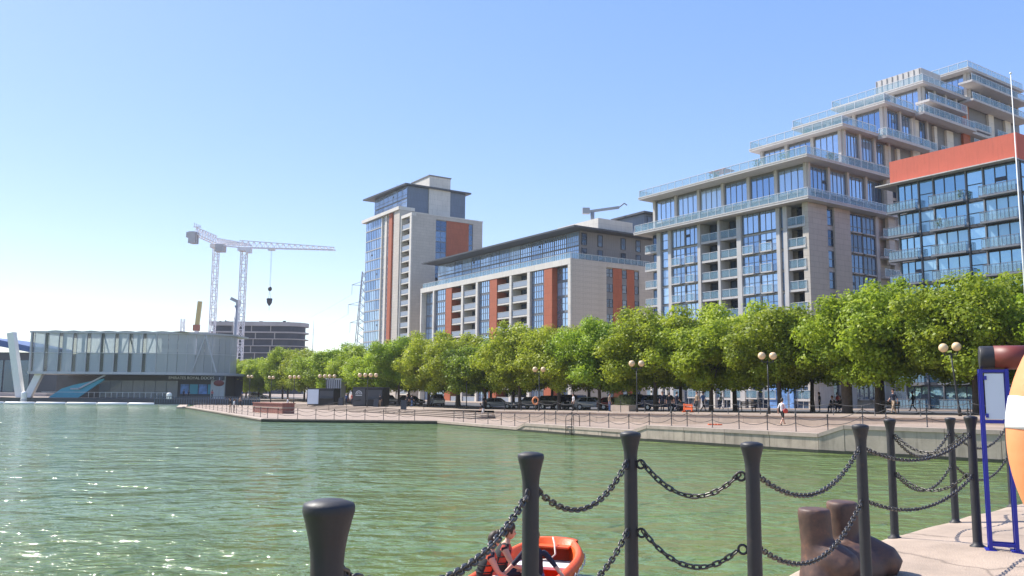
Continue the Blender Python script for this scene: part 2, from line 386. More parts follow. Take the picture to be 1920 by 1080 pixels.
# ------------------------------------------------------------------ mesh helpers
class MB:
    def __init__(s):
        s.v = []; s.f = []; s.m = []; s.sm = []
    def add(s, vs, fs, mi=0, smooth=False):
        o = len(s.v)
        s.v.extend([tuple(p) for p in vs])
        for f in fs:
            s.f.append([i + o for i in f]); s.m.append(mi); s.sm.append(smooth)
    def box(s, x0, y0, z0, x1, y1, z1, mi=0):
        s.add([(x0, y0, z0), (x1, y0, z0), (x1, y1, z0), (x0, y1, z0), (x0, y0, z1), (x1, y0, z1), (x1, y1, z1), (x0, y1, z1)],
              [(0, 3, 2, 1), (4, 5, 6, 7), (0, 1, 5, 4), (1, 2, 6, 5), (2, 3, 7, 6), (3, 0, 4, 7)], mi)
    def bar(s, p, q, w, h=None, mi=0):
        h = w if h is None else h
        p, q = Vector(p), Vector(q); d = (q - p).normalized()
        up = Vector((0, 0, 1)) if abs(d.z) < 0.95 else Vector((0, 1, 0))
        a = d.cross(up).normalized() * w / 2; b = a.cross(d).normalized() * h / 2
        s.add([p - a - b, p + a - b, p + a + b, p - a + b, q - a - b, q + a - b, q + a + b, q - a + b],
              [(0, 3, 2, 1), (4, 5, 6, 7), (0, 1, 5, 4), (1, 2, 6, 5), (2, 3, 7, 6), (3, 0, 4, 7)], mi)
    def prism(s, poly, z0, z1, mi=0):
        n = len(poly)
        zz0 = z0 if isinstance(z0, (list, tuple)) else [z0] * n
        zz1 = z1 if isinstance(z1, (list, tuple)) else [z1] * n
        vs = [(p[0], p[1], zz0[i]) for i, p in enumerate(poly)] + [(p[0], p[1], zz1[i]) for i, p in enumerate(poly)]
        s.add(vs, [list(range(n))[::-1], list(range(n, 2 * n))] + [(i, (i + 1) % n, n + (i + 1) % n, n + i) for i in range(n)], mi)
    def extrude_xz(s, poly, y0, y1, mi=0):
        n = len(poly)
        vs = [(p[0], y0, p[1]) for p in poly] + [(p[0], y1, p[1]) for p in poly]
        s.add(vs, [list(range(n)), list(range(n, 2 * n))[::-1]] + [((i + 1) % n, i, n + i, n + (i + 1) % n) for i in range(n)], mi)
    def tube(s, pts, r, n=8, closed=False, mi=0, smooth=True):
        pts = [Vector(p) for p in pts]; k = len(pts)
        rs = r if isinstance(r, (list, tuple)) else [r] * k
        vs = []; prev = None
        for i, p in enumerate(pts):
            d = (pts[(i + 1) % k] - pts[i - 1]) if closed else (pts[min(i + 1, k - 1)] - pts[max(i - 1, 0)])
            d.normalize()
            if prev is None:
                up = Vector((0, 0, 1)) if abs(d.z) < 0.9 else Vector((1, 0, 0))
                a = d.cross(up).normalized()
            else:
                a = (prev - d * prev.dot(d)).normalized()
            prev = a
            b = d.cross(a)
            for j in range(n):
                t = 2 * math.pi * j / n
                vs.append(p + (a * math.cos(t) + b * math.sin(t)) * rs[i])
        fs = []
        for i in range(k if closed else k - 1):
            i2 = (i + 1) % k
            for j in range(n):
                j2 = (j + 1) % n
                fs.append((i * n + j, i * n + j2, i2 * n + j2, i2 * n + j))
        s.add(vs, fs, mi, smooth)
        if not closed:
            o = len(s.v) - len(vs)
            s.f.append([o + j for j in range(n)][::-1]); s.m.append(mi); s.sm.append(False)
            s.f.append([o + (k - 1) * n + j for j in range(n)]); s.m.append(mi); s.sm.append(False)
    def lathe(s, prof, n=16, c=(0, 0, 0), mi=0, smooth=True):
        vs = []
        for r, z in prof:
            for j in range(n):
                t = 2 * math.pi * j / n
                vs.append((c[0] + r * math.cos(t), c[1] + r * math.sin(t), c[2] + z))
        fs = []
        for i in range(len(prof) - 1):
            for j in range(n):
                j2 = (j + 1) % n
                fs.append((i * n + j, i * n + j2, (i + 1) * n + j2, (i + 1) * n + j))
        s.add(vs, fs, mi, smooth)
        o = len(s.v) - len(vs)
        s.f.append([o + j for j in range(n)][::-1]); s.m.append(mi); s.sm.append(False)
        s.f.append([o + (len(prof) - 1) * n + j for j in range(n)]); s.m.append(mi); s.sm.append(smooth)
    def ball(s, c, r, nu=14, nv=9, sc=(1, 1, 1), mi=0):
        prof = [(max(1e-4, math.sin(math.pi * i / nv)), -math.cos(math.pi * i / nv)) for i in range(nv + 1)]
        vs = []; fs = []
        for a, z in prof:
            for j in range(nu):
                t = 2 * math.pi * j / nu
                vs.append((c[0] + r * sc[0] * a * math.cos(t), c[1] + r * sc[1] * a * math.sin(t), c[2] + r * sc[2] * z))
        for i in range(nv):
            for j in range(nu):
                j2 = (j + 1) % nu
                fs.append((i * nu + j, i * nu + j2, (i + 1) * nu + j2, (i + 1) * nu + j))
        s.add(vs, fs, mi, True)
    def mesh(s, name, mats):
        me = bpy.data.meshes.new(name)
        me.from_pydata([tuple(p) for p in s.v], [], s.f)
        mats = mats if isinstance(mats, (list, tuple)) else [mats]
        for k in mats:
            me.materials.append(M[k] if isinstance(k, str) else k)
        me.polygons.foreach_set('material_index', s.m)
        me.polygons.foreach_set('use_smooth', s.sm)
        me.update()
        return me
    def build(s, name, mats, parent=None, loc=(0, 0, 0), rz=0):
        return O(name, s.mesh(name, mats), parent, loc, (0, 0, rz))

def O(name, data, parent=None, loc=(0, 0, 0), rot=(0, 0, 0)):
    o = bpy.data.objects.new(name, data)
    COL.objects.link(o)
    o.parent = parent; o.location = loc; o.rotation_euler = rot
    return o

def tag(o, label, cat, group=None):
    o['label'] = label; o['category'] = cat
    if group: o['group'] = group
    return o

def struct(o):
    o['kind'] = 'structure'
    return o

def thing(name, label, cat, loc=(0, 0, 0), rz=0, group=None):
    return tag(O(name, None, None, loc, (0, 0, rz)), label, cat, group)

_cache = {}
def pbox(name, parent, x0, y0, z0, x1, y1, z1, m):
    """a box-shaped part; alike pieces share one mesh"""
    key = (round(x1 - x0, 3), round(y1 - y0, 3), round(z1 - z0, 3), m)
    if key not in _cache:
        b = MB(); b.box(0, 0, 0, key[0], key[1], key[2]); _cache[key] = b.mesh(name, m)
    return O(name, _cache[key], parent, (x0, y0, z0))

def shared(key, fn):
    if key not in _cache: _cache[key] = fn()
    return _cache[key]

_ones = ['zeroth', 'first', 'second', 'third', 'fourth', 'fifth', 'sixth', 'seventh', 'eighth', 'ninth', 'tenth', 'eleventh', 'twelfth', 'thirteenth',
         'fourteenth', 'fifteenth', 'sixteenth', 'seventeenth', 'eighteenth', 'nineteenth']
_tens = {2: ('twentieth', 'twenty'), 3: ('thirtieth', 'thirty'), 4: ('fortieth', 'forty'), 5: ('fiftieth', 'fifty')}
def ordn(i):
    if i < 20: return _ones[i]
    t, u = divmod(i, 10)
    return _tens[t][0] if u == 0 else _tens[t][1] + '-' + _ones[u]

# street frame: s runs along the far promenade away from the camera, n runs inland
PHI = R(34.5)
EX = (math.sin(PHI), -math.cos(PHI)); EY = (math.cos(PHI), math.sin(PHI))
STREET_RZ = math.atan2(EX[1], EX[0])
def P(s, n): return (-s * EX[0] + n * EY[0], -s * EX[1] + n * EY[1])
def SN(x, y): return (-(x * EX[0] + y * EX[1]), x * EY[0] + y * EY[1])
def U(s): return 1.89 - 0.0157 * (max(min(s, 94), 20) - 28.2)
def interp(x, xs, ys): return float(np.interp(x, xs, ys))
def edge_n(s):
    return 43.1 + 0.24 * (20.7 - s) if s < 20.7 else interp(s, [20.7, 29.4, 42.2, 56.5, 72.4], [43.1, 40.9, 39.7, 40.0, 41.1])
LEV_S = [-60, 28, 29.4, 41.8, 43.2, 56.2, 57.4, 72.4]
LEV_Z = [1.55, 1.55, 1.05, 1.05, 0.67, 0.67, 0.3, 0.3]
def lev(s): return interp(s, LEV_S, LEV_Z)

# ------------------------------------------------------------------ the setting
def flat(name, poly, z, m):
    b = MB(); n = len(poly)
    zs = z if isinstance(z, (list, tuple)) else [z] * n
    b.add([(p[0], p[1], zs[i]) for i, p in enumerate(poly)], [list(range(n))])
    return struct(b.build(name, m))

flat('water', [(-900, -60), (120, -60), (120, 190), (-900, 190)], 0.0, 'water')
flat('ground', [(-900, 186), (900, 186), (900, 1500), (-900, 1500)], 0.45, 'ground')

# upper promenade, sloping gently down to the left, and the street behind the trees
b = MB()
sl = [-70, 20, 28.2, 94, 420]
vs = []
for s in sl:
    for n in (50.4, 67.5):
        p = P(s, n); vs.append((p[0], p[1], U(s)))
b.add(vs, [(2 * i, 2 * i + 2, 2 * i + 3, 2 * i + 1) for i in range(len(sl) - 1)])
struct(b.build('promenade', 'plaza'))
b = MB(); vs = []
for s in sl:
    for n in (67.5, 90.0):
        p = P(s, n); vs.append((p[0], p[1], U(s) - 0.12))
b.add(vs, [(2 * i, 2 * i + 2, 2 * i + 3, 2 * i + 1) for i in range(len(sl) - 1)])
struct(b.build('road', 'asphalt'))
b = MB()
for i in range(len(sl) - 1):
    p, q = P(sl[i], 67.55), P(sl[i + 1], 67.55)
    b.bar((p[0], p[1], U(sl[i]) - 0.075), (q[0], q[1], U(sl[i + 1]) - 0.075), 0.3, 0.17)
    p, q = P(sl[i], 89.95), P(sl[i + 1], 89.95)
    b.bar((p[0], p[1], U(sl[i]) - 0.075), (q[0], q[1], U(sl[i + 1]) - 0.075), 0.3, 0.17)
struct(b.build('kerb', 'coping'))
b = MB(); vs = []
for s in sl:
    for n in (90.0, 330.0):
        p = P(s, n); vs.append((p[0], p[1], U(s) - 0.006))
b.add(vs, [(2 * i, 2 * i + 2, 2 * i + 3, 2 * i + 1) for i in range(len(sl) - 1)])
struct(b.build('pavement', 'plaza'))

# lower quay deck (levels drop to the left with short ramps)
b = MB(); vs = []
cuts = sorted(set([-60, 0, 20.7, 28, 29.4, 36, 41.8, 43.2, 50, 56.2, 57.4, 65, 72.4]))
for s in cuts:
    for n in (edge_n(s) + 0.45, 50.2):
        p = P(s, n); vs.append((p[0], p[1], lev(s)))
b.add(vs, [(2 * i, 2 * i + 2, 2 * i + 3, 2 * i + 1) for i in range(len(cuts) - 1)])
struct(b.build('lower_quay', 'paving'))
A_END = (-7.16, 82.98); A_TURN = (-24.85, 84.91); A_TIP = (-52.41, 137.1)
flat('lower_plaza', [P(72.4, 41.55), (A_TURN[0] + 0.3, A_TURN[1] + 0.45), (A_TIP[0] + 0.5, A_TIP[1] + 0.2), (-58, 158), P(150, 47.5), P(72.4, 47.5)], 0.296, 'paving')
flat('lower_plaza_corner', [P(72.41, 47.5), P(76, 47.5), P(76, 50.2), P(72.41, 50.2)], 0.294, 'paving')

# far quay wall: cast panels with open joints, coping stones, weed line
def quay_wall(name, pts, m, panel_len, cap):
    """pts: list of (x, y, z) along the wall top"""
    w = struct(O(name, None))
    bk = MB(); wd = MB()
    for (a, c) in zip(pts[:-1], pts[1:]):
        a, c = Vector(a), Vector(c)
        d = Vector((c.x - a.x, c.y - a.y, 0)); ln = d.length; d.normalize()
        nrm = Vector((-d.y, d.x, 0))
        if nrm.dot(Vector((-a.x, -a.y, 0))) < 0: nrm = -nrm     # towards the water and the camera
        k = max(1, round(ln / panel_len))
        bk.prism([(a.x - nrm.x * .06, a.y - nrm.y * .06), (c.x - nrm.x * .06, c.y - nrm.y * .06), (c.x - nrm.x * 1.4, c.y - nrm.y * 1.4), (a.x - nrm.x * 1.4, a.y - nrm.y * 1.4)],
                 -0.6, [a.z - .06, c.z - .06, c.z - .06, a.z - .06])
        wd.prism([(a.x + nrm.x * .03, a.y + nrm.y * .03), (c.x + nrm.x * .03, c.y + nrm.y * .03), (c.x - nrm.x * .03, c.y - nrm.y * .03), (a.x - nrm.x * .03, a.y - nrm.y * .03)],
                 -0.3, [0.16, 0.18, 0.18, 0.16])
        for i in range(k):
            t0, t1 = i / k, (i + 1) / k
            p = a.lerp(c, t0) + d * 0.014; q = a.lerp(c, t1) - d * 0.014
            off = random.uniform(-0.012, 0.012)
            pb = MB()
            f = nrm * (0.0 + off)
            pb.prism([(p.x + f.x, p.y + f.y), (q.x + f.x, q.y + f.y), (q.x - nrm.x * .1, q.y - nrm.y * .1), (p.x - nrm.x * .1, p.y - nrm.y * .1)],
                     -0.4, [p.z - cap - .002, q.z - cap - .002, q.z - cap - .002, p.z - cap - .002])
            pb.build('wall_panel', m, w)
            cb = MB()
            f = nrm * 0.05
            g = nrm * 0.5
            cb.prism([(p.x + f.x, p.y + f.y), (q.x + f.x, q.y + f.y), (q.x - g.x, q.y - g.y), (p.x - g.x, p.y - g.y)],
                     [p.z - cap, q.z - cap, q.z - cap, p.z - cap], [p.z + .012, q.z + .012, q.z + .012, p.z + .012])
            cb.build('coping_stone', 'coping' if m != 'shadestone' else 'shadestone', w)
    bk.build('wall_core', m, w)
    wd.build('weed_line', 'weed', w)
    return w
def ept(s): p = P(s, edge_n(s)); return (p[0], p[1], lev(s))
quay_wall('quay_wall', [ept(s) for s in (-6, 8, 20.7, 28, 29.4, 41.8, 43.2, 56.2, 57.4, 72.4)], 'wallstone', 2.9, 0.20)
quay_wall('quay_end_wall', [(A_END[0], A_END[1], .3), (A_TURN[0], A_TURN[1], .3)], 'shadestone', 3.0, 0.12)
quay_wall('quay_spit_wall', [(A_TURN[0], A_TURN[1], .3), (A_TIP[0], A_TIP[1], .3), (-60, 158, .3)], 'wallstone', 3.4, 0.12)

# low retaining wall between the lower quay and the promenade, and the broad steps further left
w = struct(O('retaining_wall', None))
s = -20.0
while s < 76:
    s2 = min(s + 2.4, 76.0)
    p, q = P(s + .01, 50.1), P(s2 - .01, 50.1); p2, q2 = P(s + .01, 50.55), P(s2 - .01, 50.55)
    b = MB(); b.prism([p, q, q2, p2], min(lev(s), lev(s2)) - .3, [U(s) - .1, U(s2) - .1, U(s2) - .1, U(s) - .1]); b.build('wall_panel', 'step', w)
    p, q = P(s + .01, 50.02), P(s2 - .01, 50.02); p2, q2 = P(s + .01, 50.62), P(s2 - .01, 50.62)
    b = MB(); b.prism([p, q, q2, p2], [U(s) - .098, U(s2) - .098, U(s2) - .098, U(s) - .098], [U(s) + .02, U(s2) + .02, U(s2) + .02, U(s) + .02]); b.build('coping_stone', 'coping', w)
    s = s2
st = struct(O('broad_steps', None))
for k in range(4):
    z1 = 0.3 + 0.14 * (k + 1)
    n0 = 47.4 + 0.95 * k
    for j in range(10):
        s0 = 76.0 + 7.4 * j
        if j < 9:
            pbp = [P(s0 + .015, n0), P(s0 + 7.4 - .015, n0), P(s0 + 7.4 - .015, 51.6 - .02 * k), P(s0 + .015, 51.6 - .02 * k)]
            b = MB(); b.prism(pbp, 0.1, z1); so = b.build('step', 'step', st)
            rp = [P(s0 + .015, n0 - .012), P(s0 + 7.4 - .015, n0 - .012), P(s0 + 7.4 - .015, n0 - .001), P(s0 + .015, n0 - .001)]
            b = MB(); b.prism(rp, z1 - .139, z1 - .035); b.build('brick_riser', 'bark', so)

# near quay: pale rounded concrete in the foreground
EDGE = [(-1.35, -3.0), (-1.15, 0.5), (-0.98, 2.2), (-0.42, 4.5), (0.42, 5.95), (2.22, 7.6), (2.75, 8.40), (4.62, 10.36), (7.49, 12.95), (13.5, 18.4)]
def edge_pts(step):
    out = []
    for (a, c) in zip(EDGE[:-1], EDGE[1:]):
        a, c = Vector(a), Vector(c); k = max(1, int((c - a).length / step))
        out += [a.lerp(c, i / k) for i in range(k)]
    out.append(Vector(EDGE[-1]))
    for _ in range(2):
        out = [out[0]] + [(out[i - 1] + out[i] * 2 + out[i + 1]) / 4 for i in range(1, len(out) - 1)] + [out[-1]]
    return out
ep = edge_pts(0.22)
inw = []
for i, p in enumerate(ep):
    d = (ep[min(i + 1, len(ep) - 1)] - ep[max(i - 1, 0)]).normalized()
    inw.append(Vector((d.y, -d.x)))
for _ in range(30):
    inw = [inw[0]] + [((inw[i - 1] + inw[i] + inw[i + 1]) / 3).normalized() for i in range(1, len(inw) - 1)] + [inw[-1]]
offs = [(0, -3.2), (0.0, -0.30), (0.02, -0.16), (0.07, -0.07), (0.16, -0.025), (0.3, -0.008), (0.6, 0.0), (0.9, .01), (1.2, .012), (1.5, .006), (1.9, 0), (2.4, 0), (3.2, 0), (4.5, 0), (7, 0), (12, 0)]
def mound(p, o):
    v = 0.035 * math.sin(p.x * 2.1 + 0.6) * math.sin(p.y * 1.3) + 0.02 * math.sin(p.x * 4.3 + p.y * 2.2)
    return v * min(1, o / 0.5) * (1 if o < 3 else 0.3)
b = MB(); vs = []; fs = []
for i, p in enumerate(ep):
    for (o, dz) in offs:
        q = p + inw[i] * o
        vs.append((q.x, q.y, 1.7 + dz + mound(q, o)))
K = len(offs)
for i in range(len(ep) - 1):
    for j in range(K - 1):
        fs.append((i * K + j, (i + 1) * K + j, (i + 1) * K + j + 1, i * K + j + 1))
b.add(vs, fs, 0, True)
near_quay = struct(b.build('near_quay', 'quay_near'))
from mathutils.bvhtree import BVHTree
_bv = BVHTree.FromPolygons(vs, fs)
def quay_z(x, y):
    h = _bv.ray_cast(Vector((x, y, 9)), Vector((0, 0, -1)))
    return h[0].z if h[0] else 1.7
# grey setts in the corner of the quay behind the blue stand
bs = MB()
sett_root = struct(O('sett_paving', None))
_sm = None
for i in range(16):
    for j in range(14):
        x = 5.05 + i * 0.17 + (j % 2) * 0.08; y = 5.6 + j * 0.17
        if x * 0.72 - y * 0.69 < -1.75 or x - 0.66 * y > 1.6: continue
        b = shared('sett', lambda: (lambda q: (q.prism([(-.075, -.075), (.075, -.075), (.075, .075), (-.075, .075)], -.06, .012), q.mesh('sett', 'gravel'))[1])(MB()))
        O('sett', b, sett_root, (x, y, quay_z(x, y) + random.uniform(0, .008)), (random.uniform(-.04, .04), random.uniform(-.04, .04), random.uniform(-.05, .05)))

# ------------------------------------------------------------------ near chain fence
POSTS = [(-0.46, 2.19), (0.10, 4.25), (0.76, 5.43), (1.42, 5.04), (2.83, 6.91), (4.31, 9.70), (5.67, 11.0), (4.78, 8.86), (7.25, 12.45)]
POST_LABELS = ['nearest dark iron chain post with flared head at the bottom centre', 'iron chain post standing in front of the orange boat',
               'iron chain post just right of the orange boat', 'iron chain post left of the rusty mooring bollard', 'iron chain post standing in front of the rusty mooring bollard',
               'iron chain post at the quay edge left of the pair beside the blue stand', 'farthest iron chain post at the quay edge beside the blue stand',
               'iron chain post next to the blue stand, nearest to its foot', 'iron chain post at the quay edge hidden behind the orange lifebuoy']
HP = 1.33
def post_mesh():
    b = MB()
    b.lathe([(.075, -.06), (.075, .012), (.048, .03), (.044, .06), (.043, .5), (.041, 1.12), (.0415, 1.17), (.0435, 1.20), (.0495, 1.235), (.0575, 1.268), (.0635, 1.290), (.0655, 1.296), (.0655, 1.310), (.062, 1.318), (.035, 1.327), (.002, 1.330)], 28)
    return b.mesh('chain_post', 'iron')
def ring_mesh():
    b = MB()
    b.tube([(math.cos(t) * .026, 0, math.sin(t) * .026) for t in [2 * math.pi * i / 14 for i in range(14)]], .0075, 7, True)
    return b.mesh('eye_ring', 'iron')
ATT = (1.12, 0.70)
PZ = [quay_z(*p) for p in POSTS]
post_objs = []
for i, p in enumerate(POSTS):
    o = O('chain_post', shared('post', post_mesh), None, (p[0], p[1], PZ[i] - .005), (0, 0, random.uniform(0, 6)))
    tag(o, POST_LABELS[i], 'post', 'iron chain posts on the near quay')
    post_objs.append(o)
def link_mesh():
    b = MB(); r, h = .0135, .0145
    pts = [(h + r * math.cos(t), 0, r * math.sin(t)) for t in [-math.pi / 2 + math.pi * k / 5 for k in range(6)]]
    pts += [(-h + r * math.cos(t), 0, r * math.sin(t)) for t in [math.pi / 2 + math.pi * k / 5 for k in range(6)]]
    b.tube(pts, .0058, 6, True)
    return b.mesh('link', 'chain')
def catenary(a, c, sag, n=160):
    a, c = Vector(a), Vector(c)
    return [a.lerp(c, t) - Vector((0, 0, sag * 4 * t * (1 - t))) for t in [i / n for i in range(n + 1)]]
def chain(i, j, lvl, sag, label):
    pa, pc = Vector((*POSTS[i], PZ[i] + ATT[lvl])), Vector((*POSTS[j], PZ[j] + ATT[lvl]))
    d = Vector((pc.x - pa.x, pc.y - pa.y, 0)).normalized()
    a, c = pa + d * .068, pc - d * .068
    ang = math.atan2(d.y, d.x)
    for (o, q) in ((post_objs[i], a), (post_objs[j], c)):
        rr = O('eye_ring', shared('ring', ring_mesh), o)
        loc = Vector(q) - o.location; loc.rotate(Matrix.Rotation(-o.rotation_euler.z, 3, 'Z'))
        rr.location = loc; rr.rotation_euler = (0, 0, ang - o.rotation_euler.z)
    a, c = a + d * .022, c - d * .022
    root = thing('chain', label, 'chain', a, 0, 'chains of the near quay fence')
    pts = catenary(a, c, sag)
    acc = 0; nxt = 0.0; k = 0; pitch = 0.0425
    for u, v in zip(pts[:-1], pts[1:]):
        seg = (v - u).length
        while acc + seg >= nxt:
            t = (nxt - acc) / seg
            q = u.lerp(v, t); dd = (v - u).normalized()
            rot = dd.to_track_quat('X', 'Z') @ Matrix.Rotation(R(90) * (k % 2) + R(random.uniform(20, 50)), 3, 'X').to_quaternion()
            lk = O('link', shared('link', link_mesh), root, q - Vector(a))
            lk.rotation_mode = 'QUATERNION'; lk.rotation_quaternion = rot
            nxt += pitch; k += 1
        acc += seg
chain(0, 1, 0, .17, 'long sagging chain from the nearest post up to the post before the boat')
chain(1, 2, 0, .17, 'upper chain between the two posts flanking the orange boat')
chain(1, 2, 1, .17, 'lower chain between the two posts flanking the orange boat')
chain(2, 3, 0, .155, 'upper chain hanging over green water left of the bollard')
chain(2, 3, 1, .15, 'lower chain hanging over green water left of the bollard')
chain(3, 4, 0, .22, 'upper chain passing above the rusty mooring bollard')
chain(3, 4, 1, .24, 'lower chain crossing in front of the rusty mooring bollard')
chain(4, 7, 0, .16, 'upper chain from the bollard post to the post by the blue stand')
chain(4, 7, 1, .17, 'lower chain from the bollard post to the post by the blue stand')
chain(5, 7, 0, .18, 'upper chain across the corner from the quay edge to the blue stand post')
chain(5, 7, 1, .16, 'lower chain across the corner from the quay edge to the blue stand post')
chain(5, 6, 0, .26, 'upper chain along the quay edge left of the blue stand')
chain(5, 6, 1, .24, 'lower chain along the quay edge left of the blue stand')
chain(6, 8, 0, .24, 'upper chain along the quay edge seen behind the blue stand')
chain(6, 8, 1, .24, 'lower chain along the quay edge seen behind the blue stand')

# ------------------------------------------------------------------ rusty double bollard
def remeshed(b, name, m, voxel, smooth=3):
    me = b.mesh(name, m)
    tmp = bpy.data.objects.new('tmp', me); COL.objects.link(tmp)
    md = tmp.modifiers.new('r', 'REMESH'); md.mode = 'VOXEL'; md.voxel_size = voxel; md.use_smooth_shade = True
    ms = tmp.modifiers.new('s', 'SMOOTH'); ms.factor = 0.5; ms.iterations = smooth
    dg = bpy.context.evaluated_depsgraph_get(); dg.update()
    out = bpy.data.meshes.new_from_object(tmp.evaluated_get(dg))
    bpy.data.objects.remove(tmp)
    out.materials.clear(); out.materials.append(M[m])
    return out
b = MB()
def boot(x, y, h, toe, r):
    b.tube([(x, y, h), (x, y, h - .03), (x + .015, y - .01, h - .30), (x + .05 * toe[0] + .02, y + .05 * toe[1], .2), (x + .2 * toe[0], y + .2 * toe[1], .02), (x + .2 * toe[0], y + .2 * toe[1], -.08)], [r * .94, r, r * .98, r * 1.12, r * 1.45, r * 1.5], 26)
    b.tube([(x, y, .26), (x + .45 * toe[0], y + .45 * toe[1], .17), (x + .85 * toe[0], y + .85 * toe[1], .10), (x + 1.05 * toe[0], y + 1.05 * toe[1], .06)], [r * .95, r * 1.2, r * 1.1, r * .6], 22)
boot(0, 0, .60, (.24, -.22), .140)
boot(.36, .28, .63, (.40, -.18), .140)
bx, by = 2.70, 7.68
b.tube([(0.1, -.02, .05), (.5, .2, .05)], .24, 16)
bo = O('mooring_bollard', None, None, (bx, by, quay_z(bx, by) - .01))
tag(bo, 'rusty brown twin-headed cast iron mooring bollard at the quay edge', 'bollard')
O('casting', remeshed(b, 'casting', 'rust', .022), bo)

# ------------------------------------------------------------------ blue stand with panel and canister
fz = quay_z(4.98, 8.45)
fr = thing('notice_stand', 'blue metal stand with pale panel and dark canister on top', 'stand', (4.79, 8.64, fz), R(-24))
for (x, y) in ((0, 0), (.23, 0), (.0, .12), (.23, .12)):
    pbox('upright', fr, x - .017, y - .017, 0, x + .017, y + .017, 1.80, 'bluepaint')
for y in (0, .12):
    for z in (.06, 1.27, 1.78):
        pbox('cross_rail', fr, .018, y - .014, z - .015, .212, y + .014, z + .015, 'bluepaint')
for x in (0, .23):
    for z in (.06, 1.27, 1.78):
        pbox('side_rail', fr, x - .014, .018, z - .015, x + .014, .102, z + .015, 'bluepaint')
pbox('panel', fr, .03, -.006, 1.295, .20, .006, 1.755, 'panelwhite')
for z in (1.33, 1.71): pbox('panel_clip', fr, .022, -.02, z - .02, .05, -.007, z + .02, 'bluepaint')
for x in (0, .23): pbox('foot_plate', fr, x - .05, -.05, -.03, x + .05, .17, .008, 'bluepaint')
cn = thing('canister', 'dark grey cylindrical canister lying on top of the blue stand', 'canister', (4.79, 8.64, fz), R(-24))
b = MB(); b.tube([(.0, .06, 1.918), (.012, .06, 1.918), (.05, .06, 1.918), (.50, .06, 1.918)], [.112, .118, .118, .118], 28); b.build('body', 'iron', cn)
b = MB(); b.tube([(.13, .06, 1.918), (.47, .06, 1.918)], .1215, 28); b.build('red_sleeve', 'signred', cn)

# ------------------------------------------------------------------ lifebuoy on its post, close on the right
lb = thing('lifebuoy', 'large orange lifebuoy with white band close at the right edge', 'lifebuoy', (1.425, 1.76, 3.205), R(-8))
b = MB()
Rm, rm = .305, .068
NT = 64
for k in range(NT):
    t0, t1 = 2 * math.pi * k / NT, 2 * math.pi * (k + 1) / NT
def ring_part(name, t0, t1, r, m, par, k=40):
    b = MB(); b.tube([(math.cos(t) * Rm, 0, math.sin(t) * Rm) for t in [t0 + (t1 - t0) * i / k for i in range(k + 1)]], r, 22); return b.build(name, m, par)
b = MB(); b.tube([(math.cos(t) * Rm, 0, math.sin(t) * Rm) for t in [2 * math.pi * i / 90 for i in range(90)]], rm, 22, True)
ring = b.build('ring_body', 'buoy', lb)
for a in (171, 81, 351, 261):
    ring_part('white_band', R(a - 5.5), R(a + 5.5), rm + .0015, 'white', lb, 8)
b = MB()
for a in range(4):
    pts = []
    for i in range(15):
        t = R(a * 90 + 72 + 90 * i / 14); rr = Rm + rm + .012 - .0 + .0 * math.sin(math.pi * i / 14)
        pts.append((math.cos(t) * rr, 0, math.sin(t) * rr))
lp = thing('lifebuoy_post', 'blue post with hook carrying the large lifebuoy at the right edge', 'post', (1.43, 1.93, quay_z(1.43, 1.93)), 0)
b = MB(); b.tube([(0, 0, -.03), (0, 0, 1.95)], .032, 16); b.build('pole', 'bluepaint', lp)
b = MB(); b.tube([(0, -.02, 1.728), (0, -.20, 1.728), (0, -.21, 1.70)], .010, 8); b.build('hook', 'iron', lp)

# ------------------------------------------------------------------ facade kit (local x along the dock front, local -y faces the water, +x face looks down the street)
def win_mesh(w, h, gm):
    b = MB(); b.box(0, 0, 0, w, .06, h); return b.mesh('window', gm)
def frame_mesh(w, h, cols, rows, fm, t=.07, d=.07):
    b = MB()
    b.box(0, -d, 0, w, -.002, t); b.box(0, -d, h - t, w, -.002, h)
    b.box(0, -d, t, t, -.002, h - t); b.box(w - t, -d, t, w, -.002, h - t)
    for c in range(1, cols):
        x = w * c / cols; b.box(x - t / 2, -d + .004, t, x + t / 2, -.003, h - t)
    for r in rows:
        b.box(t, -d + .008, h * r - t / 2, w - t, -.004, h * r + t / 2)
    return b.mesh('frame', fm)
def window(par, face, a0, z0, a1, z1, off, cols=2, rows=(), gm='glassB', fm='alu', t=.07):
    w, h = round(a1 - a0, 3), round(z1 - z0, 3)
    g = shared(('win', w, h, gm), lambda: win_mesh(w, h, gm))
    if face == 's': o = O('window', g, par, (a0, off, z0))
    else: o = O('window', g, par, (off, a0, z0), (0, 0, R(90)))
    O('frame', shared(('frm', w, h, cols, tuple(rows), fm, t), lambda: frame_mesh(w, h, cols, rows, fm, t)), o)
    if random.random() < 0.16 and cols > 1 and h > 1.5:       # a casement standing open
        cw = w / cols; k = random.randrange(cols)
        b = shared(('open', round(cw, 2), fm), lambda: (lambda q: (q.box(0, -.02, 0, cw * .9, .02, .9), q.mesh('casement', 'dkframe'))[1])(MB()))
        O('casement', b, o, (cw * k + .05 * cw, -.09, h * .45), (R(-14), 0, 0))
    return o
def fbox(name, par, face, a0, z0, a1, z1, y0, y1, m):
    """box given in facade terms: along a, depth y0..y1 (negative = proud of the face)"""
    if face == 's': return pbox(name, par, a0, y0, z0, a1, y1, z1, m)
    return pbox(name, par, -y1, a0, z0, -y0, a1, z1, m)
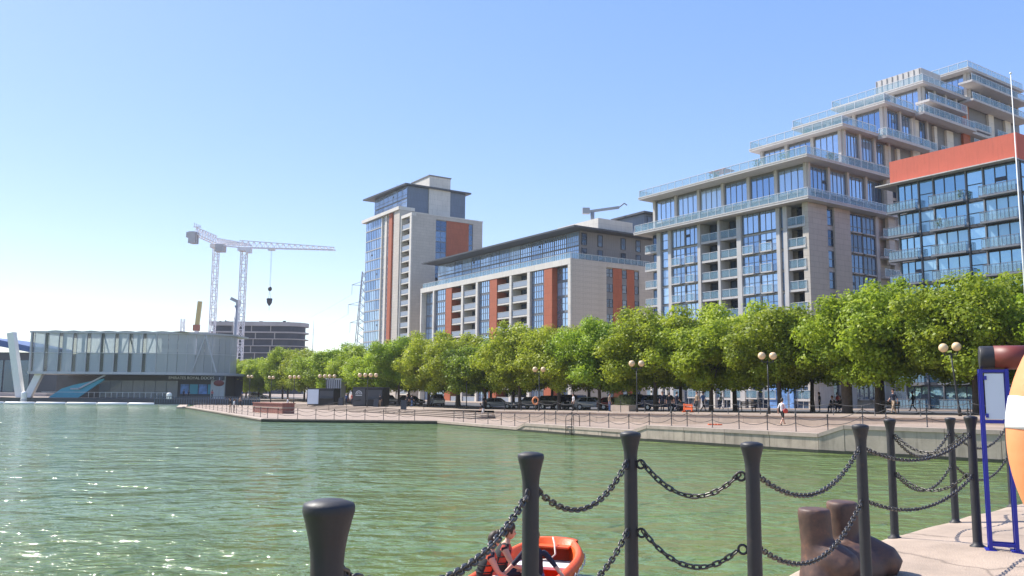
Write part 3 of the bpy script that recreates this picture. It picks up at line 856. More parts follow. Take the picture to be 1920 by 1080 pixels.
def balustrade(par, face, a0, a1, z, off, h=1.1, m='balglass', posts=True, rail='rail'):
    w = round(a1 - a0, 3)
    def g():
        b = MB(); b.box(0, 0, .06, w, .03, h - .05); return b.mesh('balustrade', m)
    def rl():
        b = MB(); b.box(0, -.03, h - .048, w, .06, h + .012)
        if posts:
            n = max(1, round(w / 1.6))
            for i in range(n + 1):
                x = min(max(w * i / n - .025, 0), w - .05); b.box(x, -.028, 0, x + .05, -.002, h - .05)
        return b.mesh('handrail', rail)
    gm = shared(('bal', w, h, m), g); rm_ = shared(('balr', w, h, posts, rail), rl)
    if face == 's': o = O('balustrade', gm, par, (a0, off, z))
    else: o = O('balustrade', gm, par, (off, a0, z), (0, 0, R(90)))
    O('handrail', rm_, o)
    return o
def building(name, label, x, y, phi, z):
    p = R(phi)
    return thing(name, label, 'building', (x, y, z), math.atan2(-math.cos(p), math.sin(p)))

# ---- stepped glass and concrete block on the right
B = building('terraced_apartment_block', 'tall terraced apartment block with stepped glass balconies and pale slabs, right', 39.74, 112.09, 34.5, 0)
GZ = 0.9
FL = [29.0 - 2.95 * k for k in range(1, 10)]          # slab tops, top storey first
pbox('wall', B, -30.3, 2.2, GZ - 1, -0.35, 20.4, 28.95, 'beige')
for k, z in enumerate(FL):
    zt = z + 2.95 - (0.05 if k == 0 else 0.32)
    top = (k == 0)
    zb = z
    pbox('floor_slab', B, -30.5, .35, z - .30, -.2, 2.3, z - .02, 'slab')
    for (a0, a1) in ((-25.26, -19.55), (-11.05, -4.87)):
        mid = (a0 + a1) / 2
        for (p0, p1) in ((a0, mid - .12), (mid + .12, a1)):
            window(B, 's', p0, zb, p1, zt, .20, 3, (.62,) if not top else (), 'glassB', 'alu')
            if not top:
                w = (p1 - p0); c0 = p0 + w * .12; c1 = p0 + w * .78
                fbox('balcony_tray', B, 's', c0, z - .12, c1, z + .06, -.45, .12, 'slab')
                balustrade(B, 's', c0 + .02, c1 - .02, z + .06, -.43, 1.1)
        fbox('mullion_pier', B, 's', mid - .12, zb, mid + .12, zt, .05, .3, 'alu')
    window(B, 's', -27.64, zb, -25.9, zt, .25, 1, (.5,), 'glassB', 'alu')
    window(B, 's', -4.3, zb, -3.64, zt, .25, 1, (.4,), 'glassB', 'alu')
    # recessed open balconies
    for (a0, a1) in ((-18.9, -15.6), (-15.05, -11.9), (-2.98, -.15)):
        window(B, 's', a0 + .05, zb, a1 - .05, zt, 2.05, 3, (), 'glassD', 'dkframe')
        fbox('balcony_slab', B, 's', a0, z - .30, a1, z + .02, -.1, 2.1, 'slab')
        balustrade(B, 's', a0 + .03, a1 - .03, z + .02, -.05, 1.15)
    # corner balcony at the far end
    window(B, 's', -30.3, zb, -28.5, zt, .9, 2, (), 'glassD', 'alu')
    fbox('balcony_slab', B, 's', -31.2, z - .28, -28.45, z + .02, -.15, .9, 'slab')
    balustrade(B, 's', -31.15, -28.5, z + .02, -.12, 1.1)
for (a0, a1, pr) in ((-28.45, -27.64, -.15), (-25.9, -25.26, -.15), (-19.55, -18.95, -.2), (-15.55, -15.1, -.15), (-11.87, -11.05, -.2), (-4.87, -4.3, -.15), (-3.64, -2.98, -.2)):
    fbox('column', B, 's', a0, GZ - 1, a1, 28.95, pr, 1.9 if a1 < -11 else .9, 'slab')
fbox('corner_pier', B, 'n', 0.0, GZ - 1, 4.2, 28.96, -.35, .6, 'beige')
fbox('pier', B, 'n', 5.9, GZ - 1, 9.6, 28.96, -.3, .6, 'beige')
fbox('column', B, 'n', 16.0, GZ - 1, 16.75, 28.95, -.2, .6, 'slab')
fbox('red_wall', B, 'n', 16.75, GZ - 1, 20.5, 28.94, 1.4, 1.9, 'redpanel')
for k, z in enumerate(FL):
    zt = z + 2.65
    window(B, 'n', 4.2, z + .3, 5.9, zt, -.02, 1, (.5,), 'glassD', 'alu')
    fbox('spandrel', B, 'n', 4.2, z - .3, 5.9, z + .3, .05, .3, 'slab')
    for (a0, a1) in ((9.65, 12.75), (12.9, 15.95)):
        window(B, 'n', a0, z, a1, zt, -.02, 3, (.3,), 'glassD', 'alu')
        fbox('balcony_tray', B, 'n', a0 + .4, z - .14, a1 - .4, z + .04, -.35, .05, 'slab')
    fbox('balcony_slab', B, 'n', 16.75, z - .28, 21.2, z, -.9, 1.6, 'slab')
    balustrade(B, 'n', 16.8, 21.1, z, .85, 1.1)
def deck(par, x0, y0, x1, y1, z, t=.42, rails='snw', rh=1.15, name='terrace_slab', m='slab'):
    pbox(name, par, x0, y0, z, x1, y1, z + t, m)
    pbox('slab_edge', par, x0 - .04, y0 - .04, z + t - .14, x1 + .04, y1, z + t + .02, 'slab')
    if 's' in rails: balustrade(par, 's', x0 + .12, x1 - .12, z + t + .02, y0 + .12, rh)
    if 'n' in rails: balustrade(par, 'n', y0 + .15, y1 - .1, z + t + .02, x1 - .12, rh)
    if 'w' in rails: balustrade(par, 'n', y0 + .15, y1 - .1, z + t + .02, x0 + .16, rh)
# first set-back storey
deck(B, -32.3, -1.6, 1.6, 20.6, 29.0)
pbox('wall', B, -30.2, 1.3, 29.4, -.6, 19.6, 34.8, 'greyclad')
def tier_front(par, a0, a1, z0, z1, off, nb, face='s', gm='glassB', tray=True):
    w = (a1 - a0) / nb
    for i in range(nb):
        p0, p1 = a0 + w * i, a0 + w * (i + 1)
        fbox('column', par, face, p0 - .24, z0, p0 + .24, z1, off - .35 if face == 's' else -off - .35, off + .2 if face == 's' else -off + .2, 'slab')
        window(par, face, p0 + .28, z0 + 1.3, p1 - .28, z1 - .35, off, 4, (.1,), gm, 'alu')
        fbox('spandrel', par, face, p0 + .28, z0, p1 - .28, z0 + 1.28, off - .02 if face == 's' else -off - .02, off + .1 if face == 's' else -off + .1, 'alu')
        if tray:
            oo = off if face == 's' else -off
            fbox('window_tray', par, face, p0 + .7, z0 + 1.35, p1 - w * .5, z0 + 1.6, oo - .42, oo - .08, 'slab')
            fbox('window_tray', par, face, p1 - w * .42, z0 + 1.35, p1 - .6, z0 + 1.6, oo - .42, oo - .08, 'slab')
    fbox('column', par, face, a1 - .24, z0, a1 + .24, z1, off - .34 if face == 's' else -off - .34, off + .2 if face == 's' else -off + .2, 'slab')
tier_front(B, -30.0, -.6, 29.42, 34.75, 1.2, 6)
tier_front(B, 1.3, 19.2, 29.42, 34.75, -.5, 4, 'n')
deck(B, -31.2, -1.5, 1.55, 18.9, 34.77, .38)
# stepped tiers behind
TIERS = [(34.77, 40.5, 6.6, 8.2), (40.5, 46.0, 17.3, 18.9), (46.0, 51.5, 28.2, 29.8), (51.5, 57.0, 42.4, 44.2)]
for k, (zb, zr, v_slab, v_wall) in enumerate(TIERS):
    z0 = zb + .38
    vend = 62.0
    pbox('wall', B, -13.6, v_wall + .1, z0, .35, vend, zr + .02, 'greyclad')
    tier_front(B, -13.4, .25, z0, zr, v_wall, 3, 's', 'glassB', False)
    vn = [19.5, 30.5, 43.0, 61][k]
    tier_front(B, v_wall + .2, vn, z0, zr, .45, max(2, round((vn - v_wall) / 3.6)), 'n', 'glassB', k == 0)
    deck(B, -14.7, v_slab, 1.7, vend - .3 - .05 * k, zr, .4, 'sw')
    r0, r1 = v_slab, [15.0, 25.4, 40, 61.5][k]
    balustrade(B, 'n', r0 + .15, r1, zr + .42, 1.55, 1.15)
# deeper balconies along the street face
for (v0, v1, z) in ((15.2, 27.0, 40.0), (25.5, 41.0, 45.6)):
    pbox('terrace_slab', B, 1.72, v0, z, 3.1, v1, z + .42, 'slab')
    balustrade(B, 'n', v0 + .1, v1 - .1, z + .44, 2.95, 1.15)
    balustrade(B, 's', 1.75, 3.0, z + .44, v0 + .1, 1.15)
for (v0, v1, z) in ((27.6, 39.0, 48.1), (41.0, 61.0, 54.2), (41.0, 61.0, 51.0)):
    pbox('terrace_slab', B, .6, v0, z, 2.9, v1, z + .34, 'slab')
    balustrade(B, 'n', v0 + .1, v1 - .1, z + .36, 2.75, 1.1)
# street face between the tiers and the red-topped block: piers, balconies, windows
pbox('wall', B, -13.5, 20.41, 0, .2, 61.9, 45.9, 'beige')
for (v0, v1, zt, m) in ((18.4, 19.9, 39.98, 'beige'), (21.6, 22.4, 39.98, 'frame_white'), (26.0, 28.0, 45.58, 'frame_white'), (32.5, 33.3, 45.58, 'frame_white'), (36.2, 38.2, 45.58, 'frame_white'), (41.4, 43.6, 51.0, 'redpanel'), (50.2, 52.0, 51.0, 'frame_white'), (56, 58, 51.0, 'frame_white')):
    fbox('pier', B, 'n', v0, 22, v1, zt, -.75, -.2, m)
for z in (29.4, 32.4, 35.4, 38.4, 41.4, 44.4, 47.4):
    for (a0, a1, zt) in ((20.2, 21.5, 40), (22.6, 25.8, 40), (28.3, 32.3, 45.5), (33.5, 36.0, 45.5), (38.4, 41.2, 45.5), (44, 50, 51), (52.2, 55.8, 51)):
        if z + 2.6 > zt: continue
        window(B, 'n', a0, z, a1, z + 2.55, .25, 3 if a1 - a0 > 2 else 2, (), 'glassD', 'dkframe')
        if a1 - a0 > 2.2:
            fbox('balcony_slab', B, 'n', a0, z - .3, a1, z - .02, -1.25, -.3, 'slab')
            balustrade(B, 'n', a0, a1, z, 1.18, 1.1)
# plant room at the top and rooftop bits
pbox('plant_room', B, -9.5, 33.5, 51.92, -1.5, 39.5, 56.2, 'slab')
for i in range(9):
    pbox('plant_room_batten', B, -9.4 + i * .95, 33.42, 51.95, -9.3 + i * .95, 33.495, 56.15, 'greyclad')
for (x, y, z) in ((-8, 0.2, 35.17), (-3.5, 0.3, 35.17), (-16, 0.2, 35.17), (0.5, 5.5, 35.17), (-6, 9, 40.92)):
    b = MB()
    b.lathe([(.22, 0), (.3, .5), (.24, .5)], 10, (x, y, z))
    b.build('planter_pot', 'step', B)
    b = MB()
    for i in range(90):
        c = Vector((random.gauss(0, .3), random.gauss(0, .3), random.uniform(.5, 1.5))) + Vector((x, y, z))
        d1 = Vector((random.uniform(-1, 1), random.uniform(-1, 1), random.uniform(-1, 1))).normalized() * .14
        d2 = Vector((random.uniform(-1, 1), random.uniform(-1, 1), random.uniform(-1, 1))).normalized() * .14
        b.add([c - d1, c - d2, c + d1, c + d2], [(0, 1, 2, 3)])
    b.build('planter_shrub', 'shrub', B)
pbox('terrace_canopy', B, -18.2, 1.2, 37.0, -15.0, 3.4, 37.15, 'redpanel')
for x in (-18.1, -15.2): pbox('canopy_post', B, x, 1.3, 35.17, x + .1, 1.4, 37.0, 'dkframe')
# ground floor shopfronts under the block
for i in range(9):
    a = -30 + i * 3.3
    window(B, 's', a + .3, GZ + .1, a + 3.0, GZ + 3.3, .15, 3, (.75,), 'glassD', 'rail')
pbox('mural_panel', B, -6.9, -.32, GZ + .2, -2.7, -.22, GZ + 3.6, 'mural')
for i in range(9): fbox('shop_pier', B, 's', -30.1 + i * 3.3, GZ, -29.75 + i * 3.3, GZ + 3.6, -.32, .4, 'frame_white')
for (v0, v1) in ((1, 3.6), (6.2, 9.2)): fbox('street_wall', B, 'n', v0, GZ, v1, GZ + 3.2, -.45, -.36, 'slab')

# ---- block with terracotta parapet at the right edge
Rb = building('red_topped_block', 'glass apartment block with red parapet and railed balconies at right edge', 53.52, 87.0, 33.5, 0)
pbox('wall', Rb, -13.9, .9, 0, -.05, 22, 28.0, 'greyclad')
pbox('red_parapet', Rb, -14.6, -.05, 28.12, 0, 22, 31.0, 'redparapet')
for i in range(9):
    pbox('canopy_panel', Rb, -15.9 + i * 1.79, -1.15, 27.98 + (i % 2) * .006, -15.9 + i * 1.79 + 1.74, -.06, 28.1, 'slab')
pbox('canopy_edge', Rb, -15.9, -.055, 27.97, .1, 21, 28.115, 'alu')
bays = [(-13.76, -11.15, 1), (-11.15, -9.36, 0), (-9.36, -5.61, 1), (-5.61, -3.72, 0), (-3.72, -.06, 1)]
z = 24.65; k = 0
def rail_mesh(w, h, n):
    b = MB()
    b.box(0, -.02, h - .05, w, .02, h); b.box(0, -.015, .05, w, .015, .09)
    for i in range(n + 1):
        x = w * i / n; b.box(x - .012, -.012, 0, x + .012, .012, h - .05)
    return b.mesh('railing', 'alu')
while z > 0.5:
    zt = z + 2.88 - .3
    if k == 0: zt = 27.9
    for (a0, a1, bal) in bays:
        window(Rb, 's', a0 + .03, z, a1 - .03, zt, .12, 3 if bal else 1, () if bal else (.5,), 'glassR', 'dkframe', .09)
        if bal:
            c0, c1 = a0 - .12, a1 + .1
            if a0 < -13: c0 = -14.7
            pbox('balcony_slab', Rb, c0, -.95, z - .20, c1, .1, z - .02, 'alu')
            w = round(c1 - c0 - .04, 3)
            r_ = O('railing', shared(('rail', w), lambda: rail_mesh(w, 1.1, max(2, round(w / .42)))), Rb, (c0 + .02, -.92, z - .02))
            O('railing_glass', shared(('railg', w), lambda: (lambda q: (q.box(.02, .016, .1, w - .02, .03, 1.02), q.mesh('railing_glass', 'balglass'))[1])(MB())), r_)
            for xx in (c0 + .02, c1 - .02):
                O('railing', shared('railside', lambda: rail_mesh(.9, 1.1, 2)), Rb, (xx, -.92, z - .02), (0, 0, R(90)))
        else:
            pbox('spandrel', Rb, a0, .02, z - .26, a1, .2, z - .01, 'dkframe')
    for v in range(5):
        window(Rb, 'n', .5 + v * 4.2, z, 4.5 + v * 4.2, zt, -.03, 3, (.5,), 'glassR', 'dkframe', .09)
    z -= 2.88; k += 1
for a in (-13.76, -11.15, -9.36, -5.61, -3.72, -.06):
    pbox('facade_mullion', Rb, a - .07, -.06, 0, a + .07, .25, 27.95, 'alu')
for (x, y) in ((-8.4, -.7), (-5.9, -.75)):
    b = MB()
    for i in range(60):
        c = Vector((x + random.gauss(0, .16), y + random.gauss(0, .12), (21.75 if x < -7 else 24.65) + random.uniform(.2, 1.3)))
        d1 = Vector((random.uniform(-1, 1), random.uniform(-1, 1), random.uniform(-1, 1))) * .12
        d2 = Vector((random.uniform(-1, 1), random.uniform(-1, 1), random.uniform(-1, 1))) * .12
        b.add([c - d1, c - d2, c + d1, c + d2], [(0, 1, 2, 3)])
    b.build('balcony_plant', 'shrub', Rb)

# ---- long mid-rise block with terracotta columns
Mb = building('terracotta_striped_block', 'long mid-rise block with cream frame and terracotta columns, centre', 11.09, 158.0, 33.5, 0)
pbox('wall', Mb, -60.6, 2.4, -1, -.02, 30, 28.2, 'beige')
fbox('street_wall', Mb, 'n', 0, -1, 8.5, 28.28, -.3, .3, 'beige')
for i in range(26):
    pbox('cladding_course', Mb, .302, .0, 1.2 + i * 1.04, .33, 8.48, 1.2 + i * 1.04 + 1.0, 'beige')
fbox('street_wall', Mb, 'n', 17.0, -1, 30, 28.28, -.3, .3, 'beige')
fbox('street_lintel', Mb, 'n', 8.5, 27.3, 17.0, 28.28, -.3, .3, 'beige')
fbox('red_strip', Mb, 'n', 10.3, -1, 12.63, 27.28, -.12, .3, 'redpanel')
fbox('red_strip', Mb, 'n', 13.87, -1, 15.87, 27.28, -.12, .3, 'redpanel')
pbox('parapet_band', Mb, -61, -.3, 27.15, .3, .6, 28.3, 'frame_white')
pbox('parapet_band', Mb, -61, .62, 28.0, .29, 4, 28.29, 'frame_white')
for (a0, a1, d) in ((-.55, .28, 2.2), (-14.15, -13.2, 1.3), (-20.7, -19.9, 2.2), (-34.34, -33.5, 1.3), (-40.77, -39.9, 2.2), (-54.5, -53.8, 1.3), (-60.95, -60.3, 2.2)):
    pbox('white_column', Mb, a0, -.28, -1, a1, d, 27.14, 'frame_white')
for (a0, a1) in ((-8.35, -5.68), (-28.51, -25.64), (-48.1, -45.32)):
    pbox('red_column', Mb, a0, -.22, -1, a1, 2.3, 27.13, 'redpanel')
FM = [24.5 - 2.97 * k for k in range(9)]
for k, z in enumerate(FM):
    zt = z + 2.65
    if z < .3: continue
    pbox('floor_slab', Mb, -60.3, 1.0, z - .3, -.55, 2.35, z - .02, 'alu')
    for (a0, a1, cols, off) in ((-5.6, -.6, 4, 1.1), (-13.1, -8.4, 6, .25), (-33.4, -28.55, 6, .25), (-53.7, -48.15, 6, .25), (-60.2, -54.6, 4, 1.1)):
        window(Mb, 's', a0, z, a1, zt, off, cols, (.55,), 'glassB', 'alu', .09)
        pbox('spandrel', Mb, a0, off - .03, z - .3, a1, off + .1, z - .02, 'alu')
    for (a0, a1) in ((-19.8, -14.2), (-25.6, -20.75), (-39.8, -34.4), (-45.3, -40.8)):
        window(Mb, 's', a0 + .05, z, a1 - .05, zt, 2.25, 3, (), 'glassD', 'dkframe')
        pbox('balcony_slab', Mb, a0 + .02, -.1, z - .32, a1 - .02, 2.3, z, 'frame_white')
        balustrade(Mb, 's', a0 + .05, a1 - .05, z, -.08, 1.15, 'balgrey', False, 'frame_white')
    for (a0, a1) in ((8.52, 10.28), (12.65, 13.85), (15.89, 16.98)):
        window(Mb, 'n', a0, z + .9, a1, zt - .1, .08, 2 if a1 - a0 > 1.5 else 1, (.45,), 'glassD', 'dkframe')
        fbox('spandrel', Mb, 'n', a0, z - .42, a1, z + .88, -.1, .2, 'alu')
# glazed attic and its wide flat eaves
pbox('attic_wall', Mb, -59.6, 3.9, 28.3, -2.2, 30, 34.4, 'greyclad')
for i in range(14):
    a0 = -59.5 + i * 4.1; a1 = min(a0 + 4.02, -2.3)
    window(Mb, 's', a0, 31.5, a1, 34.3, 3.8, 6, (.28,), 'glassB', 'alu', .09)
    window(Mb, 's', a0, 28.6, a1, 31.4, 3.8, 6, (.7,), 'glassB', 'alu', .09)
for (a0, a1) in ((4.3, 5.6), (8.4, 9.6), (14.4, 15.6), (18.4, 19.6)):
    for (z0, z1) in ((29.0, 31.0), (31.6, 34.0)):
        window(Mb, 'n', a0, z0, a1, z1, -2.12, 1, (.45,), 'glassD', 'dkframe')
balustrade(Mb, 's', -60.2, .1, 28.3, -.1, 1.1)
balustrade(Mb, 'n', .0, 20, 28.3, .15, 1.1)
b = MB()
b.prism([(-60.6, -.4), (.4, .6), (.2, 30), (-60.6, 30)], 34.42, 34.75)
rf = b.build('roof', 'darkroof', Mb)
b = MB(); b.prism([(-56, 4), (-3, 4.5), (-3, 28), (-56, 28)], 34.76, 35.4); b.build('roof_upstand', 'greyclad', Mb)
for (x0, y0, x1, y1, z1, m) in ((-15, 8, -1.5, 17, 37.3, 'frame_white'), (-46, 8, -36, 14, 36.5, 'slab'), (-26, 8, -16, 13, 36.4, 'slab')):
    pbox('roof_plant_room', Mb, x0, y0, 34.8, x1, y1, z1, m)
pbox('rooftop_house', Mb, -9, 19.2, 34.8, -.5, 28, 39.3, 'bluegrey')
pbox('rooftop_house_roof', Mb, -10, 18.4, 39.32, .5, 29, 39.7, 'darkroof')
for a in (20, 23, 26): window(Mb, 'n', a, 36.2, a + 1.4, 38.9, -.40, 1, (), 'glassD', 'dkframe')
pbox('roof_stair_tower', Mb, -8, 30.2, 20, 3, 37, 42.4, 'beige')
pbox('stair_tower_coping', Mb, -8.2, 30.0, 42.42, 3.2, 37.2, 42.7, 'frame_white')
bm_ = thing('roof_maintenance_crane', 'small grey maintenance crane on the roof of the terracotta striped block', 'crane', (0, 0, 0))
ca, cb = Vector((16.6, 172, 37.0)), Vector((23.6, 174, 42.3))
b = MB(); b.tube([ca, (16.6, 172, 40.1)], .42, 10); b.build('mast', 'craneG', bm_)
b = MB(); b.bar((15.4, 171.7, 40.2), (22.3, 173.6, 41.6), .42, .55); b.bar((22.3, 173.6, 41.6), (23.5, 174, 42.6), .25); b.bar((23.5, 174, 42.6), (24.1, 174.1, 42.2), .2); b.build('boom', 'craneG', bm_)
b = MB(); b.box(14.5, 171.2, 39.8, 16.0, 172.3, 41.0); b.build('counterweight', 'craneG', bm_)

# ---- tower on the left of the row
T = building('apartment_tower', 'tall apartment tower with blue glass corner and pale stone side', -26.55, 219.0, 33.5, 0)
pbox('wall', T, -29.2, 2.0, -1, -.02, 21.5, 49.6, 'beige')
fbox('street_wall', T, 'n', 0, -1, 7.0, 49.72, -.3, .25, 'beige')
fbox('street_wall', T, 'n', 18.6, -1, 21.63, 49.72, -.3, .25, 'beige')
fbox('street_lintel', T, 'n', 7.0, 48.8, 18.6, 49.72, -.3, .25, 'beige')
fbox('red_panel', T, 'n', 10.3, -1, 17.3, 48.78, -.15, .25, 'redpanel')
pbox('coping', T, -6.4, -.32, 49.0, .34, 1.0, 49.85, 'frame_white')
pbox('coping', T, -.3, 1.02, 49.72, .35, 21.8, 49.95, 'frame_white')
pbox('white_column', T, -.75, -.3, -1, .28, 1.9, 48.98, 'frame_white')
pbox('white_column', T, -6.4, -.3, -1, -5.7, 1.9, 48.98, 'frame_white')
pbox('stone_pier', T, -9.8, -.55, -1, -6.42, 3.0, 51.7, 'beige')
pbox('red_column', T, -13.6, -.35, -1, -11.57, 1.9, 51.6, 'redpanel')
pbox('white_strip', T, -16.4, -.2, -1, -15.2, 1.9, 51.6, 'frame_white')
pbox('white_strip', T, -18.6, -.3, -1, -18.2, 1.9, 51.6, 'frame_white')
pbox('crown_frame', T, -31.2, -.9, 51.72, -6.4, 4.0, 52.65, 'frame_white')
pbox('crown_body', T, -29.2, 2.1, 49.6, -6.5, 20, 51.7, 'beige')
FT = [46.0 - 2.92 * k for k in range(16)]
for k, z in enumerate(FT):
    if z < .3: continue
    zt = z + 2.62
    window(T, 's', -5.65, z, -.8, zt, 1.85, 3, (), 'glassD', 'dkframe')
    pbox('balcony_slab', T, -5.68, -.12, z - .30, -.78, 1.9, z, 'frame_white')
    balustrade(T, 's', -5.65, -.8, z, -.1, 1.15, 'balgrey', False, 'frame_white')
    if k % 1 == 0:
        for (a0, a1) in ((7.0, 10.28), (17.32, 18.58)):
            window(T, 'n', a0, z - .2, a1, zt, .05, 2 if a1 - a0 > 2 else 1, (.4,), 'glassD', 'alu')
            fbox('spandrel', T, 'n', a0, z - .3, a1, z - .21, -.1, .2, 'alu')
for k, z in enumerate([49.0] + FT):
    if z < .3: continue
    zt = z + 2.72
    for (a0, a1) in ((-29.2, -25.6), (-25.55, -22.0), (-21.95, -18.65)):
        window(T, 's', a0, z, a1, zt, -.1, 3, (), 'glassB', 'alu', .08)
    pbox('floor_band', T, -29.6, -.22, z - .19, -18.62, .3, z - .01, 'slab')
    for (a0, a1, c) in ((-18.15, -16.45, 2), (-15.15, -13.65, 2), (-11.52, -9.85, 1)):
        window(T, 's', a0, z + .1, a1, zt - .1, .15, c, (.45,), 'glassB', 'frame_white', .12)
        pbox('spandrel', T, a0, .12, z - .2, a1, .3, z + .08, 'frame_white')
    window(T, 'n', .1, z, 1.9, zt, -29.3, 1, (), 'glassB', 'alu') if False else None
# penthouse
pbox('penthouse', T, -27.8, 1.8, 51.0, -6.6, 20.0, 58.7, 'bluegrey')
for i in range(7):
    a0 = -27.8 + i * 3.02
    window(T, 's', a0, 55.4, a0 + 2.95, 58.6, 1.7, 4, (.3,), 'glassB', 'alu', .09)
    window(T, 's', a0, 52.3, a0 + 2.95, 55.2, 1.7, 4, (.7,), 'glassB', 'alu', .09)
b = MB(); b.prism([(-31.5, -.6), (-5.6, .6), (-5.6, 21.4), (-31, 21.4)], [58.72] * 4, [59.15] * 4); b.build('roof', 'darkroof', T)
pbox('lift_core', T, -17, 8.2, 50, -6.2, 14.9, 62.3, 'frame_white')
pbox('lift_core_coping', T, -17.2, 8.0, 62.32, -6.0, 15.1, 62.6, 'greyclad')
b = MB(); b.tube([(-16, 3, 59.15), (-16, 3, 61)], .06, 6); b.box(-16.3, 2.8, 59.2, -15.6, 3.3, 60.0); b.build('aerial', 'iron_far', T)

# ------------------------------------------------------------------ cable-car terminal on the far left
flat('terminal_deck', [(-101, 168), (-58, 168), (-48, 158), (-30, 172), (-40, 192), (-140, 192), (-140, 176), (-101, 176)], 1.15, 'plaza')
b = MB(); b.prism([(-101, 167.6), (-58, 167.6), (-58, 168.2), (-101, 168.2)], -.5, 1.1); b.prism([(-58, 167.8), (-48.2, 157.8), (-47.8, 158.3), (-57.6, 168.3)], -.5, 1.1)
struct(b.build('terminal_deck_wall', 'termdark'))
te = thing('cable_car_terminal', 'low glazed two-storey terminal building with rounded grey end, far left', 'building', (-97.4, 171.0, 1.15))
# plan outline of the upper volume: straight glazed front, then a rounded translucent end
OUT = [(0, 0)] + [(25.5, 0)] + [(25.5 + 13.2 * math.sin(R(t)), 9.5 - 9.5 * math.cos(R(t)) + .0) for t in range(10, 91, 8)] + [(38.7, 9.6), (38.4, 17), (0, 19)]
def ring_box(poly, z0, z1, m, name, grow=0):
    b = MB(); c = Vector((20, 9))
    pl = [(Vector(p) - c) * (1 + grow) + c for p in poly]
    b.prism([(p.x, p.y) for p in pl], z0, z1); return b.build(name, m, te)
ring_box(OUT, 4.75, 5.25, 'termgrey', 'upper_floor', .012)
ring_box(OUT, 13.05, 13.4, 'termgrey', 'roof', .016)
for i in range(8):
    x0 = 3.0 + i * 3.6
    b = MB(); b.prism([(x0, .2), (x0 + .9, .1), (x0 + 1.8, .05), (x0 + 2.7, .1), (x0 + 3.55, .2), (x0 + 3.55, 4), (x0, 4)], 13.41, [13.43, 13.51, 13.56, 13.51, 13.43, 13.43, 13.43]); b.build('roof_wave', 'darkroof', te)
b = MB(); b.box(3, 6, 5.26, 36, 14, 9.0); b.build('inner_room', 'inside', te)
b = MB(); b.box(8, 3, 8.9, 30, 15, 9.2); b.build('mezzanine', 'termgrey', te)
for i in range(9):
    x0, x1 = i * 2.83 + .04, (i + 1) * 2.83 - .04
    if i == 0: x0 = .25
    xm = x0 + (.75 if i else .5)
    for (q0, q1, gm) in ((x0, xm - .03, 'cleardark'), (xm + .03, x1, 'frit')):
        pbox('glass_panel', te, q0, .05, 5.26, q1, .12, 9.0, gm)
        pbox('glass_panel', te, q0, .05, 9.1, q1, .12, 13.03, gm)
    pbox('glazing_bar', te, xm - .03, -.02, 5.26, xm + .03, .14, 13.03, 'termgrey')
    pbox('facade_fin', te, x1 - .02, -.12, 5.26, x1 + .1, .2, 13.04, 'termgrey')
pbox('facade_fin', te, .0, -.3, 4.9, .3, .3, 13.3, 'termgrey')
pbox('transom', te, .3, -.04, 9.0, 25.4, .13, 9.1, 'termgrey')
for i in range(1, len(OUT) - 3):
    p, q = Vector(OUT[i]), Vector(OUT[i + 1])
    d = (q - p).normalized(); nn_ = Vector((d.y, -d.x))
    b = MB(); a_, c_ = p + d * .04, q - d * .04
    b.prism([(a_.x, a_.y), (c_.x, c_.y), (c_.x - nn_.x * .08, c_.y - nn_.y * .08), (a_.x - nn_.x * .08, a_.y - nn_.y * .08)], 5.26, 13.04); b.build('curved_panel', 'polycarb', te)
    if i % 3 == 1: b = MB(); b.bar((p.x, p.y, 5.26), (p.x, p.y, 13.04), .12); b.build('facade_rib', 'termgrey', te)
    b = MB(); b.bar((p.x, p.y, 9.05), (q.x, q.y, 9.05), .1, .1); b.build('transom', 'termgrey', te)
for i in range(5):
    b = MB(); x = 11.5 + i * 5.2
    b.bar((x, 1.4, 5.3), (x + 2.5, 1.4, 12.9), .22); b.bar((x + 2.5, 1.4, 12.9), (x + 5.0, 1.4, 5.3), .22); b.build('truss_brace', 'termgrey', te)
for i in range(6):
    b = MB(); x = 1.5 + i * 3.8
    b.tube([(x, 3.0, 5.3), (x, 3.0, 13.0)], .32, 10); b.build('interior_column', 'inside', te)
# lower storey
pbox('lower_back_wall', te, -3, 16.2, -.8, 38, 16.8, 5.0, 'termdark')
pbox('lower_wall', te, 11.5, 6.0, -.3, 36.5, 16, 4.7, 'termdark')
for i in range(7): pbox('lower_glass', te, 11.6 + i * 2.35, 5.7, .1, 13.85 + i * 2.35, 5.8, 3.6, 'termglass')
for i in range(5): pbox('ticket_window', te, 28.5 + i * 1.9, 5.85, .9, 30.2 + i * 1.9, 5.95, 2.9, 'teal' if i % 2 else 'mural')
b = MB(); b.extrude_xz([(3.5, .0), (9.5, .0), (14.5, 3.6), (14.5, 3.9), (8.5, 2.6), (6, 1.8)], 1.5, 1.9); b.build('stair_flank', 'teal', te)
b = MB(); b.bar((9.6, 1.4, 1.8), (14.8, 1.4, 4.6), .5, .3); b.bar((8, 1.4, 1.8), (9.8, 1.4, 1.8), .5, .3); b.build('stair_flight', 'termgrey', te)
pbox('sign_fascia', te, 26, 4.2, 3.75, 38.0, 4.6, 4.74, 'termdark')
tx = bpy.data.curves.new('lettering', 'FONT'); tx.body = 'EMIRATES ROYAL DOCKS'; tx.size = .82; tx.extrude = .03
to = bpy.data.objects.new('tmp', tx); COL.objects.link(to)
dg = bpy.context.evaluated_depsgraph_get(); dg.update()
tm = bpy.data.meshes.new_from_object(to.evaluated_get(dg)); bpy.data.objects.remove(to); tm.materials.clear(); tm.materials.append(M['textwhite'])
lt = O('lettering', tm, te, (26.6, 4.12, 3.93), (R(90), 0, 0)); 
